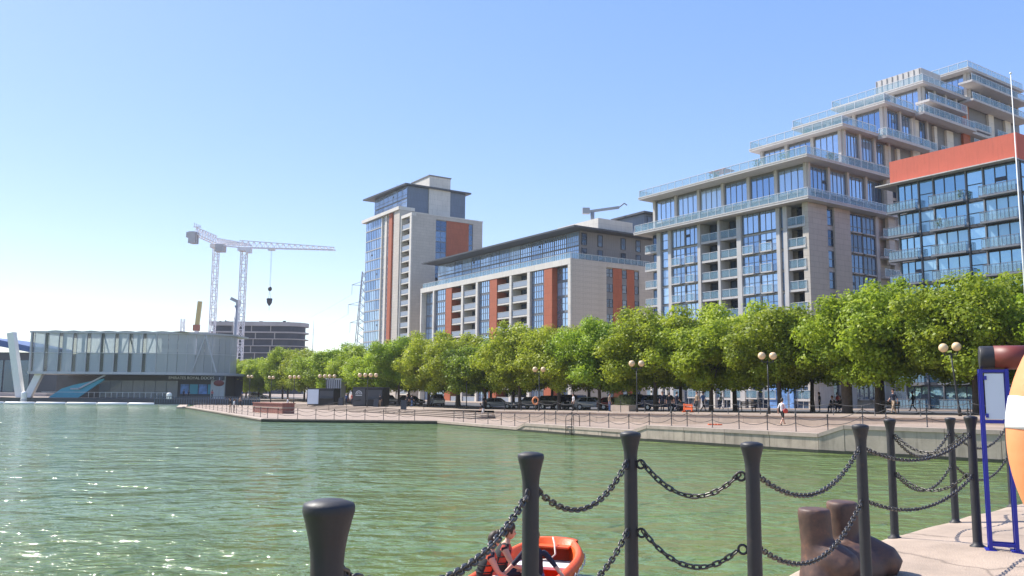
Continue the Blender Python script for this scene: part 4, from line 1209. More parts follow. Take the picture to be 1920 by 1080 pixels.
pbox('tall_wall', te, 35.0, 5.2, -.2, 37.8, 5.9, 4.6, 'inside')
for i in range(14):
    pbox('railing_post', te, 12 + i * 1.15, .6, 0, 12.06 + i * 1.15, .66, 1.1, 'rail')
pbox('railing_bar', te, 2.5, .58, 1.1, 28, .68, 1.16, 'rail')
pbox('deck_edge', te, 1, .3, -.7, 28, .9, .02, 'termgrey')
# raking white legs
b = MB(); b.bar((-1.4, .6, -1.2), (-4.2, .2, 13.0), 1.3, 1.3); b.build('raking_leg', 'white', te)
b = MB(); b.bar((-.9, 1.0, -1.2), (3.4, 1.6, 9.6), 1.3, 1.3); b.build('raking_leg', 'white', te)
rd = thing('round_sign', 'red oval sign hanging beneath the right end of the terminal', 'sign', (-59.6, 172.9, 1.1))
b = MB(); b.ball((0, 0, 3.2), 1.0, 18, 10, (1.1, .2, .62)); b.build('sign_face', 'signred', rd)
b = MB(); b.tube([(0, .3, 0), (0, .3, 4.4)], .07, 8); b.build('sign_post', 'termgrey', rd)
# white floating boom with two marker posts
bo_ = thing('floating_boom', 'long white floating boom on the water before the terminal', 'boom', (0, 0, 0))
for i in range(13):
    x0 = -138 + i * 5.9
    b = MB(); b.tube([(x0, 162.5, .12), (x0 + .15, 162.5, .12), (x0 + 5.6, 162.5, .12), (x0 + 5.75, 162.5, .12)], [.2, .33, .33, .2], 10); b.build('float', 'white', bo_)
for (x, lb_) in ((-94.0, 'left white marker pile beside the raking legs'), (-66.0, 'right white marker pile at the end of the boom')):
    m_ = thing('marker_pile', lb_, 'pile', (x, 164.0, 0), 0, 'white marker piles')
    b = MB(); b.lathe([(.5, -.8), (.5, 2.0), (.46, 2.2), (.2, 2.35), (.02, 2.37)], 14); b.build('shaft', 'white', m_)
    b = MB(); b.lathe([(.53, .4), (.55, .5), (.55, .9), (.53, 1.0)], 14); b.build('collar', 'termgrey', m_)
# dark building with blue roof edge behind the legs
lf = thing('dark_waterside_hall', 'dark glazed hall with curved blue roof edge behind the white legs', 'building', (-150, 215, .45))
pbox('hall_wall', lf, -20, 0, -.5, 28, 20, 11.5, 'termdark')
for i in range(14): pbox('hall_window', lf, -19.5 + i * 3.4, -.12, 1.5, -16.5 + i * 3.4, -.02, 9.5, 'glassD')
b = MB()
for i in range(12):
    t0, t1 = i / 12, (i + 1) / 12
    b.prism([(-20 + 48 * t0, -1.5), (-20 + 48 * t1, -1.5), (-20 + 48 * t1, 20), (-20 + 48 * t0, 20)], [11.5 + 3.0 * math.sin(math.pi * t) for t in (t0, t1, t1, t0)], [13.0 + 3.2 * math.sin(math.pi * t) for t in (t0, t1, t1, t0)])
b.build('blue_roof', 'bluecloth', lf)
b = MB(); b.box(-230, 190, -.5, -104, 196, 1.9); struct(b.build('far_dock_edge', 'concrete_raw'))

# ------------------------------------------------------------------ construction site
cs = thing('building_under_construction', 'rounded concrete building frame under construction behind the terminal', 'building', (-121, 408, .45))
def stad(hw, r, n=10):
    pts = [(-hw, -r), (hw - r, -r)] + [(hw - r + r * math.sin(R(t)), -r * math.cos(R(t))) for t in range(15, 180, 15)] + [(hw - r, r), (-hw, r)]
    return pts
for k in range(11):
    z = k * 3.3
    g = 0 if k > 8 else .0
    b = MB(); b.prism(stad(22.5, 9), z - (.35 if k < 9 else .6), z + (0 if k < 10 else 1.2)); b.build('floor_plate', 'concrete_raw', cs)
    if k < 10:
        b = MB(); b.prism(stad(20.9, 7.4), z, z + 2.94); b.build('storey_shade_fill', 'sitedark', cs)  # dark fill painted in for the shade between the floor plates
        for i in range(4): pbox('column', cs, -21 + i * 9.1 + (k % 3), -8.3, z, -20.6 + i * 9.1 + (k % 3), -7.9, z + 2.94, 'concrete_raw')
b = MB()
for i in range(34):
    x = -22 + i * 1.3; y = -8.7 if x < 13.5 else -8.7 + (x - 13.5) ** 2 * .1
    b.box(x, y, 33, x + .12, y + .12, 34.4)
b.bar((-22, -8.7, 34.3), (13.5, -8.7, 34.3), .1); b.bar((-22, -8.7, 33.7), (13.5, -8.7, 33.7), .1)
for i in range(26):
    x, y, h = random.uniform(-20, 17), random.uniform(-6, 5), random.uniform(.6, 2.4)
    b.box(x, y, 33, x + random.uniform(.3, 1.8), y + 1, 33 + h)
b.build('site_clutter', 'sitedark', cs)
cs2 = thing('low_site_building', 'low concrete frame joined to the site left of the crane mast', 'building', (-158, 420, .45))
pbox('body', cs2, -16, 0, -.5, 18, 12, 30.5, 'concrete_raw')
for k in range(7): pbox('dark_storey', cs2, -16.1, -.15, 2 + k * 4, 18.1, -.02, 4.6 + k * 4, 'sitedark')

def lattice(b, p, q, w, seg, r=.11):
    p, q = Vector(p), Vector(q); d = (q - p); ln = d.length; d.normalize()
    up = Vector((0, 0, 1)) if abs(d.z) < .9 else Vector((0, 1, 0))
    a = d.cross(up).normalized() * w / 2; c = a.cross(d).normalized() * w / 2
    cor = [a + c, a - c, -a - c, -a + c]
    for k in cor: b.bar(p + k, q + k, r * 1.7)
    n = max(1, round(ln / seg))
    for i in range(n):
        u, v = p.lerp(q, i / n), p.lerp(q, (i + 1) / n)
        for j in range(4):
            k0, k1 = cor[j], cor[(j + 1) % 4]
            if i % 2: k0, k1 = k1, k0
            b.bar(u + k0, v + k1, r); b.bar(u + k0, u + k1, r)
def trijib(b, p, q, w, h, seg, r=.1, taper=1.0):
    p, q = Vector(p), Vector(q); d = (q - p); ln = d.length; d.normalize()
    a = d.cross(Vector((0, 0, 1))).normalized() * w / 2
    n = round(ln / seg)
    top = lambda t: Vector((0, 0, h * (1 - (1 - taper) * t)))
    b.bar(p + a, q + a, r * 1.8); b.bar(p - a, q - a, r * 1.8); b.bar(p + top(0), q + top(1), r * 1.8)
    for i in range(n):
        t0, t1 = i / n, (i + 1) / n
        u, v = p.lerp(q, t0), p.lerp(q, t1); m = (u + v) / 2 + top((t0 + t1) / 2)
        for k in (a, -a): b.bar(u + k, m, r); b.bar(m, v + k, r)
        b.bar(u + a, v - a, r)
# tower crane with its long jib to the right
c1 = thing('tower_crane', 'white tower crane with long jib reaching right and hook block', 'crane', (0, 0, 0))
mx_, my_ = -96.6, 300.0
b = MB(); lattice(b, (mx_, my_, .4), (mx_, my_, 52.3), 1.9, 2.4, .15); b.build('mast', 'craneW', c1)
b = MB(); b.box(mx_ - 1.9, my_ - 1.9, 52.3, mx_ + 1.9, my_ + 1.9, 53.6); b.box(mx_ + 1.3, my_ - 2.6, 51.4, mx_ + 3.2, my_ - 1, 53.4); b.build('slewing_cab', 'craneW', c1)
b = MB(); trijib(b, (mx_ - 2, my_ + 0.6, 53.8), (-62.0, 290.0, 51.4), 1.7, 2.6, 2.4, .16, .35); b.build('jib', 'craneW', c1)
b = MB(); trijib(b, (mx_ - 2, my_ + .6, 53.8), (-105.5, 303.5, 54.9), 1.7, 1.8, 2.2, .16, .6); b.build('counter_jib', 'craneW', c1)
b = MB(); b.box(-108.0, 302.2, 52.6, -104.8, 305, 55.3); b.build('counterweight', 'cw', c1)
hx, hy = -85.9, 297.0
b = MB(); b.box(hx - 1.2, hy - .8, 52.2, hx + 1.2, hy + .8, 52.8); b.build('trolley', 'craneW', c1)
b = MB(); b.tube([(hx - .15, hy, 52.2), (hx - .15, hy, 39)], .035, 5); b.tube([(hx + .15, hy, 52.2), (hx + .15, hy, 39)], .035, 5); b.build('hoist_rope', 'iron_far', c1)
b = MB(); b.ball((hx, hy, 38.4), .75, 10, 7, (1, .6, 1.1)); b.build('hook_block', 'iron_far', c1)
ld = thing('crane_load', 'dark skip hanging from the hook of the right crane', 'skip', (hx, hy, 32.4))
b = MB(); b.tube([(-.4, 0, 2.6), (0, 0, 5.4)], .04, 5); b.tube([(.4, 0, 2.6), (0, 0, 5.4)], .04, 5); b.build('sling', 'iron_far', ld)
b = MB(); b.lathe([(.25, 0), (.9, 1.1), (1.05, 2.4), (1.0, 2.6)], 12); b.build('bucket', 'sitedark', ld)
b = MB(); b.tube([(0, 0, 0), (0, 0, -1.6)], .05, 5); b.build('tag_line', 'iron_far', ld)
# second crane, jib pointing away, counter-jib towards us
c2 = thing('tower_crane', 'white tower crane at left with foreshortened jib and counterweights', 'crane', (0, 0, 0))
mx_, my_ = -117.4, 330.0
b = MB(); lattice(b, (mx_, my_, .4), (mx_, my_, 58.4), 1.9, 2.4, .15); b.build('mast', 'craneW', c2)
b = MB(); b.box(mx_ - 1.9, my_ - 1.9, 58.4, mx_ + 1.9, my_ + 1.9, 59.8); b.box(mx_ + 1.0, my_ - 2.8, 57.6, mx_ + 2.9, my_ - 1.2, 59.5); b.build('slewing_cab', 'craneW', c2)
b = MB(); trijib(b, (mx_, my_, 60.0), (-117.2, 372.0, 66.5), 1.7, 2.4, 2.4, .17, .4); b.build('jib', 'craneW', c2)
b = MB(); trijib(b, (mx_, my_, 60.0), (-119.2, 312.0, 60.5), 1.9, 3.2, 2.4, .17, .9); b.build('counter_jib', 'craneW', c2)
b = MB()
for i in range(3): b.box(-121.4 + i * .25, 311.0 + i * 1.1, 57.2, -119.0 + i * .25, 311.9 + i * 1.1, 61.6)
b.box(-122.8, 312.5, 59.6, -121.2, 314, 61.6)
b.build('counterweight', 'cw', c2)
b = MB()
for i in range(4): b.bar((-120 + .7 * i, 313, 63.4), (-120 + .7 * i, 313, 65.2 - .3 * i), .25)
b.bar((-120.3, 313, 63.6), (-117.5, 313, 63.6), .35); b.build('winch_frame', 'craneW', c2)
# smaller cranes and masts
c3 = thing('luffing_crane', 'yellow raised crane boom on white post above the terminal roof', 'crane', (-157.2, 420, 0))
b = MB(); b.bar((0, 0, .4), (.1, 0, 33.5), 1.6); b.build('post', 'craneW', c3)
b = MB(); b.bar((.1, 0, 33.5), (1.0, 0, 46.4), 2.0, 1.2); b.build('boom', 'craneY', c3)
b = MB(); b.box(-1.6, -1, 31.6, 1.4, 1, 34.6); b.build('cab', 'redpanel', c3)
c4 = thing('small_crane', 'small grey slewing crane on a post between the two tower cranes', 'crane', (-108.2, 330, 0))
b = MB(); b.tube([(0, 0, .4), (0, 0, 35.6)], .85, 10); b.build('post', 'craneG', c4)
b = MB(); b.bar((-2.4, 0, 38.4), (1.4, 0, 36.6), 1.3, 1.2); b.bar((.6, 0, 35.4), (.6, 0, 37.5), 1.5); b.build('head', 'craneG', c4)
mp_ = thing('radio_mast', 'thin radio mast rising behind the trees left of the tower', 'mast', (-117.8, 500, 0))
b = MB(); b.tube([(0, 0, .4), (0, 0, 43.6)], [.35, .12], 6); b.tube([(0, 0, 38), (.9, 0, 38)], .1, 5); b.tube([(0, 0, 35.5), (-.8, 0, 35.5)], .1, 5); b.build('pole', 'craneG', mp_)
sc_ = thing('scaffold_mast', 'thin lattice mast above the terminal roof', 'mast', (-176, 450, 0))
b = MB(); lattice(b, (0, 0, .4), (0, 0, 40), 1.6, 3.2, .16); b.build('lattice', 'craneW', sc_)
# electricity pylon half hidden by the tower
py_ = thing('electricity_pylon', 'lattice electricity pylon with three arms beside the apartment tower', 'pylon', (-74.5, 420, 0))
b = MB()
b.bar((-4.5, -4, .4), (-.8, -.6, 62), .35); b.bar((4.5, -4, .4), (.8, -.6, 62), .35); b.bar((-4.5, 4, .4), (-.8, .6, 62), .35); b.bar((4.5, 4, .4), (.8, .6, 62), .35)
for i in range(16):
    t0, t1 = i / 16, (i + 1) / 16
    w0, w1 = 4.5 - 3.7 * t0, 4.5 - 3.7 * t1; z0, z1 = .4 + 61.6 * t0, .4 + 61.6 * t1
    for y in (-1, 1):
        b.bar((-w0, y * w0 * .85, z0), (w1, y * w1 * .85, z1), .16); b.bar((w0, y * w0 * .85, z0), (-w1, y * w1 * .85, z1), .16)
b.build('lattice_body', 'craneG', py_)
for z in (36, 45, 55):
    b = MB(); L_ = {36: 6.2, 45: 7.4, 55: 5.8}[z]
    for sgn in (-1, 1):
        b.bar((sgn * 1, 0, z), (sgn * L_, 0, z + .3), .22); b.bar((sgn * 1, 0, z + 2), (sgn * L_, 0, z + .3), .18)
        b.bar((sgn * L_, 0, z + .3), (sgn * L_, 0, z - 4.5), .16)
    b.build('cross_arm', 'craneG', py_)
wires = thing('power_lines', 'thin power lines sweeping left from the pylon', 'cable', (-74.5, 420, 0))
for z in (31.5, 40.5, 50.5):
    for sgn, L_ in ((-1, {31.5: 6.2, 40.5: 7.4, 50.5: 5.8}[z]),):
        b = MB(); b.tube(catenary((sgn * L_, 0, z), (-150, 220, z - 6), 9, 24), .035, 4); b.build('wire', 'craneG', wires)

# ------------------------------------------------------------------ trees
def crown_mesh(seed, name, m, nl=135, per=560):
    rg = np.random.default_rng(seed)
    cen = []
    while len(cen) < nl:
        p = rg.uniform(-1, 1, 3)
        r = np.linalg.norm(p)
        if .2 < r < 1:
            p = p / r * (.42 + .55 * rg.random() ** .7)
            if p[2] < -.80: continue
            cen.append(p * np.array([4.2, 4.2, 3.4]) * (1 + .17 * rg.normal()))
    V = []; n = 0
    for c in cen:
        rr = rg.uniform(.6, 1.3)
        k = int(per * rr * rr / 1.8)
        d = rg.normal(size=(k, 3)); d /= np.linalg.norm(d, axis=1)[:, None]
        rad = rr * (1 - .6 * rg.random(k) ** 1.6) * rg.uniform(.8, 1.3, k)
        q = c + d * rad[:, None] * np.array([1, 1, .85])
        nrm = d + rg.normal(size=(k, 3)) * .55 + np.array([0, 0, .45]); nrm /= np.linalg.norm(nrm, axis=1)[:, None]
        t = np.cross(nrm, rg.normal(size=(k, 3))); t /= np.linalg.norm(t, axis=1)[:, None]
        bt = np.cross(nrm, t)
        sz = rg.uniform(.075, .15, k)[:, None]
        fold = nrm * sz * .25
        V.append(np.stack([q - t * sz * 1.15, q - bt * sz * .8 + fold, q + t * sz * 1.15, q + bt * sz * .8 + fold], 1).reshape(-1, 3))
    V = np.concatenate(V); n = len(V) // 4
    me = bpy.data.meshes.new(name)
    me.vertices.add(len(V)); me.vertices.foreach_set('co', V.ravel())
    me.loops.add(4 * n); me.loops.foreach_set('vertex_index', np.arange(4 * n, dtype=np.int32))
    me.polygons.add(n); me.polygons.foreach_set('loop_start', np.arange(0, 4 * n, 4, dtype=np.int32)); me.polygons.foreach_set('loop_total', np.full(n, 4, dtype=np.int32))
    me.materials.append(M[m]); me.update(calc_edges=True)
    return me
CROWNS = [crown_mesh(i + 11, 'crown', 'leaf' if i % 3 else 'leaf2') for i in range(6)]
def trunk_mesh(seed):
    rg = random.Random(seed); b = MB()
    b.tube([(0, 0, -.15), (0, 0, .1), (.03, .02, 1.2), (.0, .05, 2.6), (.05, 0, 4.2), (0, 0, 6.4)], [.30, .22, .18, .165, .12, .05], 10)
    for i in range(8):
        a = rg.uniform(0, 6.28); z = rg.uniform(2.3, 4.5); l = rg.uniform(1.8, 2.9)
        b.tube([(0, 0, z), (math.cos(a) * l * .5, math.sin(a) * l * .5, z + l * .45), (math.cos(a) * l, math.sin(a) * l, z + l * 1.0)], [.09, .06, .025], 6)
    return b.mesh('trunk', 'bark')
TRUNKS = [trunk_mesh(i) for i in range(3)]
def tree(s, n, sc, label, group, crown_k, zoff=None):
    x, y = P(s, n); z = U(s) if zoff is None else zoff
    t = thing('plane_tree', label, 'tree', (x, y, z), random.uniform(0, 6.28), group)
    t.scale = (sc[0], sc[0], sc[1])
    O('trunk', TRUNKS[crown_k % 3], t)
    O('crown', CROWNS[crown_k], t, (0, 0, 5.75))
row1 = [22.5 + 7.9 * i + random.uniform(-.8, .8) for i in range(17)]
for i, s in enumerate(row1):
    sc = random.uniform(1.02, 1.24)
    tree(s, 60.2 + random.uniform(-.5, .5), (sc, random.uniform(.86, 1.12)), ordn(i + 1) + ' plane tree from the right in the front row along the promenade', 'plane trees along the promenade', i % 6)
row2 = [26.5 + 7.9 * i + random.uniform(-.8, .8) for i in range(17)]
for i, s in enumerate(row2):
    sc = random.uniform(1.04, 1.26)
    tree(s, 68.2 + random.uniform(-.5, .5), (sc, random.uniform(.96, 1.14)), ordn(i + 1) + ' plane tree from the right in the second row behind the promenade', 'plane trees along the promenade', (i * 5 + 3) % 6)
for i, (s, n) in enumerate([(156, 60), (163, 62), (170, 60), (160, 70), (168, 72), (178, 64), (186, 74), (176, 84), (196, 92)]):
    tree(s, n, (1.0, 1.0 + .05 * (i % 3)), ordn(i + 1) + ' of the plane trees clustered right of the terminal', 'plane trees by the terminal', i % 6, .86)

for (x, y, lab) in ((-61.5, 197, 'leftmost plane tree, half hidden by the right end of the terminal'), (-56.5, 190, 'second plane tree from the left, just right of the terminal'), (-66, 208, 'plane tree showing between the crane mast and terminal'), (-58, 204, 'plane tree in front of the unfinished concrete building')):
    s_, n_ = SN(x, y); tree(s_, n_, (1.1, 1.0), lab, 'plane trees by the terminal', random.randrange(6), .5)

# ------------------------------------------------------------------ globe lamps along the promenade
def globe_lamp(x, y, z, label, n, rz, lean=0.0):
    l = thing('globe_lamp', label, 'street lamp', (x, y, z), rz, 'globe lamps along the promenade')
    l.rotation_euler = (0, lean, rz)
    O('pole', shared('lamppole', lambda: (lambda b: (b.lathe([(.11, -.05), (.11, .5), (.065, .6), (.055, 2.5), (.045, 4.1)], 10), b.mesh('pole', 'iron_far'))[1])(MB())), l)
    w = .45 if n == 2 else .38
    xs = [(i - (n - 1) / 2) * 2 * w for i in range(n)]
    b = MB(); b.bar((xs[0], 0, 3.95), (xs[-1], 0, 3.95), .06)
    for x_ in xs: b.tube([(x_, 0, 3.95), (x_, 0, 4.12)], .05, 6)
    b.build('arm', 'iron_far', l)
    gm = shared('globe', lambda: (lambda b: (b.ball((0, 0, 0), .29, 18, 12), b.mesh('globe', 'globe'))[1])(MB()))
    for x_ in xs: O('globe', gm, l, (x_, 0, 4.42))
LAMPS = [(28.75, 54.5, 2, .10), (19.7, 65.0, 2, 0), (11.55, 78.0, 2, 0), (3.04, 92.25, 2, 0), (-5.7, 108.5, 2, 0), (-20.2, 119.4, 4, 0), (-28.8, 132.6, 4, 0), (-36.7, 143.5, 3, 0), (-43.4, 153.4, 2, 0), (-50.3, 163.2, 2, 0)]
for i, (x, y, n, ln) in enumerate(LAMPS):
    s, _ = SN(x, y)
    lab = ('leaning twin-globe lamp beside the blue stand, nearest on the promenade' if i == 0 else ordn(i + 1) + ' globe lamp from the right along the promenade, with ' + ['two', 'three', 'four'][n - 2] + ' globes')
    globe_lamp(x, y, U(s) if i < 9 else 1.15, lab, n, R(0 if n > 2 else (5 if i < 5 else 60)), -ln)

# ------------------------------------------------------------------ far quay chain fence
def far_post_mesh():
    b = MB(); b.lathe([(.06, -.05), (.06, .02), (.032, .04), (.03, .85), (.045, .95), (.048, 1.02), (.02, 1.05)], 8); return b.mesh('fence_post', 'iron_far')
FS = [18.5, 20.6, 22.6, 24.5, 26.5, 27.7, 29.6, 31.6, 33.5, 35.5, 37.5, 39.5, 40.8, 42.8, 44.9, 47.1, 49.3, 51.5, 53.6, 55.1, 57.3, 59.7, 62.0, 64.4, 66.8, 69.2, 71.2]
def fence(pts, lname, group, mk, levels=(.88, .5), sag=.2):
    prev = None
    for i, p in enumerate(pts):
        o = O('fence_post', shared('farpost', far_post_mesh), None, p)
        tag(o, ordn(i + 1) + ' dark post from the right ' + lname, 'post', group)
        if prev is not None:
            c = thing('fence_chain', 'thin chains left of the %s dark post %s' % (ordn(i), lname), 'chain', prev, 0, group + ', chains')
            for h in levels:
                b = MB(); d = Vector(p) - Vector(prev)
                b.tube(catenary((0, 0, h), (d.x, d.y, d.z + h), sag, 8), .018, 4); b.build('strand', 'iron_far', c)
        prev = p
pts = []
for s in FS:
    x, y = P(s, edge_n(s) + 1.2); pts.append((x, y, lev(s)))
fence(pts, 'along the far quay edge', 'far quay edge fence', None)
a_, c_ = Vector((-8.6, 84.3, .3)), Vector((-24.3, 86.05, .3))
pts = [a_.lerp(c_, t) for t in (.06, .16, .26, .38, .5, .58, .7, .82, .95)]
fence([tuple(p) for p in pts], 'on the dark end wall', 'lower plaza end fence', None)
a_, c_ = Vector((-25.0, 87.5, .3)), Vector((-51.0, 136.4, .3))
fence([tuple(a_.lerp(c_, i / 16)) for i in range(17)], 'along the paved spit before the terminal', 'spit fence', None)
pts = []
s = 17.0
while s < 76:
    x, y = P(s, 51.3); pts.append((x, y, U(s))); s += 3.1
fence(pts, 'on top of the low retaining wall', 'retaining wall fence', None, (.85,), .22)
# steel ladder on the far quay wall
for (s, lab) in ((50.2, 'steel ladder rails on the far quay wall'),):
    ldr = thing('quay_ladder', lab, 'ladder', (*P(s, edge_n(s)), lev(s)), STREET_RZ)
    for x in (-.35, .35):
        b = MB(); b.tube([(x, -.12, -.7), (x, -.12, .6), (x, -.02, .85), (x, .35, .95), (x, .6, .85), (x, .65, 0)], .028, 6); b.build('stile', 'iron_far', ldr)
    for k in range(5): 
        b = MB(); b.tube([(-.35, -.12, -.6 + k * .25), (.35, -.12, -.6 + k * .25)], .018, 6); b.build('rung', 'iron_far', ldr)
# far lifebuoy on its post
fb = thing('quay_lifebuoy', 'small orange lifebuoy on a post on the far promenade', 'lifebuoy', (2.6, 91.0, U(74)))
b = MB(); b.tube([(0, .1, -.05), (0, .1, 1.5)], .05, 8); b.build('post', 'iron_far', fb)
b = MB(); b.tube([(math.cos(t) * .3, 0, 1.05 + math.sin(t) * .36) for t in [2 * math.pi * i / 24 for i in range(24)]], .085, 8, True); b.build('ring', 'buoy', fb)
# white flagpole
fp = thing('flagpole', 'thin white flagpole rising past the red-topped block', 'flagpole', (27.6, 45.0, 1.55))
b = MB(); b.tube([(0, 0, -.1), (0, 0, 9), (0, 0, 19.4)], [.06, .042, .02], 12); b.build('pole', 'white', fp)
b = MB(); b.ball((0, 0, 19.45), .07, 8, 6); b.build('finial', 'white', fp)

# ------------------------------------------------------------------ kiosks, boards, plinth on the promenade
def kiosk(label, x, y, rz, w, d, h, side_m, emblem):
    k = thing('kiosk', label, 'kiosk', (x, y, .86), rz, 'black container kiosks')
    pbox('body', k, -w / 2, 0, .08, w / 2, d, h, 'black')
    pbox('roof_edge', k, -w / 2 - .06, -.06, h, w / 2 + .06, d + .06, h + .1, 'kgrey')
    pbox('skid', k, -w / 2 + .1, .1, -.02, w / 2 - .1, d - .1, .08, 'iron_far')
    pbox('side_panel', k, -w / 2 + .02, -.05, .12, -w * .08, -.005, h - .08, side_m)
    pbox('hatch', k, -w * .04, -.05, 1.05, w / 2 - .15, -.006, h - .3, 'termdark')
    pbox('counter', k, -w * .04, -.4, .98, w / 2 - .15, -.052, 1.04, 'kgrey')
    for i in range(5): pbox('cladding_board', k, -w * .04, -.03, .12 + i * .165, w / 2 - .15, -.007, .12 + i * .165 + .15, 'black')
    if emblem:
        e = MB()
        cx, cz = -w * .29, 1.75
        for i in range(10):
            t0, t1 = math.pi * i / 10, math.pi * (i + 1) / 10
            e.add([(cx + r_ * math.cos(t), -.056, cz + r_ * math.sin(t)) for t, r_ in ((t0, .42), (t1, .42), (t1, .5), (t0, .5))], [(0, 1, 2, 3)])
        for i in range(7):
            t = math.pi * (i + .5) / 7
            e.add([(cx + r_ * math.cos(t + a), -.056, cz + r_ * math.sin(t + a)) for r_, a in ((.12, -.12), (.36, -.07), (.36, .07), (.12, .12))], [(0, 1, 2, 3)])
        e.add([(cx - .5, -.056, cz - .22), (cx + .5, -.056, cz - .22), (cx + .5, -.056, cz - .12), (cx - .5, -.056, cz - .12)], [(0, 1, 2, 3)])
        e.build('emblem', 'rail', k)
    return k
kiosk('black kiosk with pale side panel, left of the two on the promenade', -29.4, 131.2, R(-12), 4.4, 2.4, 2.45, 'panelwhite', False)
kiosk('black kiosk with round white emblem, right of the two', -20.6, 122.0, R(-14), 4.7, 2.4, 2.65, 'kgrey', True)
cb_ = thing('storage_cabin', 'pale grey cabin standing behind the left kiosk', 'cabin', (-28.6, 136.5, .86), R(-12))
pbox('body', cb_, -1.3, 0, 0, 1.3, 2, 4.0, 'termgrey')
for i in range(7): pbox('rib', cb_, -1.25 + i * .37, -.05, .1, -1.13 + i * .37, -.003, 3.9, 'kgrey')
pbox('lid', cb_, -1.4, -.1, 4.0, 1.4, 2.1, 4.12, 'rail')
def aboard(label, x, y, rz, z=.86):
    a = thing('pavement_board', label, 'sign board', (x, y, z), rz, 'pavement boards')
    for sgn in (-1, 1):
        b = MB(); b.add([(-.35, sgn * .28, 0), (.35, sgn * .28, 0), (.35, sgn * .05, 1.15), (-.35, sgn * .05, 1.15), (-.35, sgn * .28 - sgn * .03, 0), (.35, sgn * .28 - sgn * .03, 0), (.35, sgn * .05 - sgn * .03, 1.15), (-.35, sgn * .05 - sgn * .03, 1.15)],
                        [(0, 1, 2, 3), (4, 7, 6, 5), (0, 4, 5, 1), (2, 6, 7, 3), (1, 5, 6, 2), (0, 3, 7, 4)]); b.build('board', 'kgrey', a)
    pbox('top_rail', a, -.36, -.06, 1.13, .36, .06, 1.18, 'iron_far')
aboard('grey pavement board standing on the steps right of the kiosks', -13.2, 104.5, R(10), .864)
aboard('grey pavement board in front of the left kiosk', -25.6, 128.0, R(-10))
aboard('grey pavement board in front of the emblem kiosk', -18.9, 119.2, R(-8))
pl_ = thing('brick_plinth', 'long red brick plinth with stone band on the lower plaza', 'plinth', (-30.2, 105.4, .3), R(-48))
b = MB(); b.box(-4.0, 0, -.05, 4.0, 1.6, 1.15); b.build('brick_body', 'brick', pl_)
pbox('stone_band', pl_, -4.05, -.04, .62, 4.05, 1.64, .75, 'step')
pbox('coping', pl_, -4.08, -.08, 1.15, 4.08, 1.68, 1.27, 'brick')
for (lab, p0, p1) in (('steel handrail down the broad steps by the pavement board', P(95, 46.5), P(95, 52)), ('steel handrail on the steps left of the kiosks', P(128, 46.5), P(128, 52)), ('steel handrail between the two kiosks', P(113, 46.5), P(113, 52))):
    h = thing('handrail', lab, 'handrail', (p0[0], p0[1], .3), 0, 'handrails on the broad steps')
    d = Vector((p1[0] - p0[0], p1[1] - p0[1], .56))
    b = MB(); b.tube([(0, 0, .95), (d.x, d.y, d.z + .95)], .035, 6); b.build('rail', 'iron_far', h)
    for t in (0.02, .5, .98):
        zz = d.z * t
        b = MB(); b.tube([(d.x * t, d.y * t, -.05 + (0 if t < .1 else .3 * t)), (d.x * t, d.y * t, zz + .95)], .03, 6); b.build('baluster', 'iron_far', h)
# dark ramp screen by the terminal
rs = thing('ramp_screen', 'dark slatted ramp railing between the terminal and the spit', 'railing', (-64, 152.5, .3))
for i in range(44):
    b = shared('slat', lambda: (lambda q: (q.box(0, 0, 0, .12, .06, 1.5), q.mesh('slat', 'bluegrey'))[1])(MB())); O('slat', b, rs, (i * .42, .05 * i, .0))
b = MB(); b.bar((0, .03, 1.45), (18.3, 2.2, 1.45), .08); b.bar((0, .03, .25), (18.3, 2.2, .25), .08); b.bar((0, .2, .5), (18.3, 2.4, .5), .06, 1.0); b.build('rail', 'termdark', rs)

# ------------------------------------------------------------------ parked cars
def car_mesh(L, W, H, kind, paint):
    b = MB()
    hw = W / 2
    belt = H * .60
    if kind == 'van':
        prof = [(-L / 2, .32), (-L / 2, H * .62), (-L / 2 + .05, H * .98), (L * .18, H), (L * .30, H * .95), (L * .42, H * .58), (L / 2, H * .50), (L / 2, .32)]
    elif kind == 'suv':
        prof = [(-L / 2, .35), (-L / 2, H * .62), (-L * .46, H * .97), (L * .05, H), (L * .14, H * .97), (L * .27, H * .63), (L * .47, H * .56), (L / 2, H * .48), (L / 2, .35)]
    else:
        prof = [(-L / 2, .30), (-L / 2, H * .58), (-L * .47, H * .64), (-L * .32, H * .97), (-.1 * L, H), (L * .03, H * .98), (L * .20, H * .64), (L * .44, H * .55), (L / 2, H * .45), (L / 2, .30)]
    n = len(prof)
    vs = []
    for sgn in (-1, 1):
        for (x, z) in prof:
            k = .80 if z > H * .8 else (1.0 if .4 < z < H * .7 else .95)
            vs.append((x, sgn * hw * k, z))
    fs = [list(range(n)), list(range(n, 2 * n))[::-1]] + [((i + 1) % n, i, n + i, n + (i + 1) % n) for i in range(n)]
    b.add(vs, fs)
    return b.mesh('body', paint)
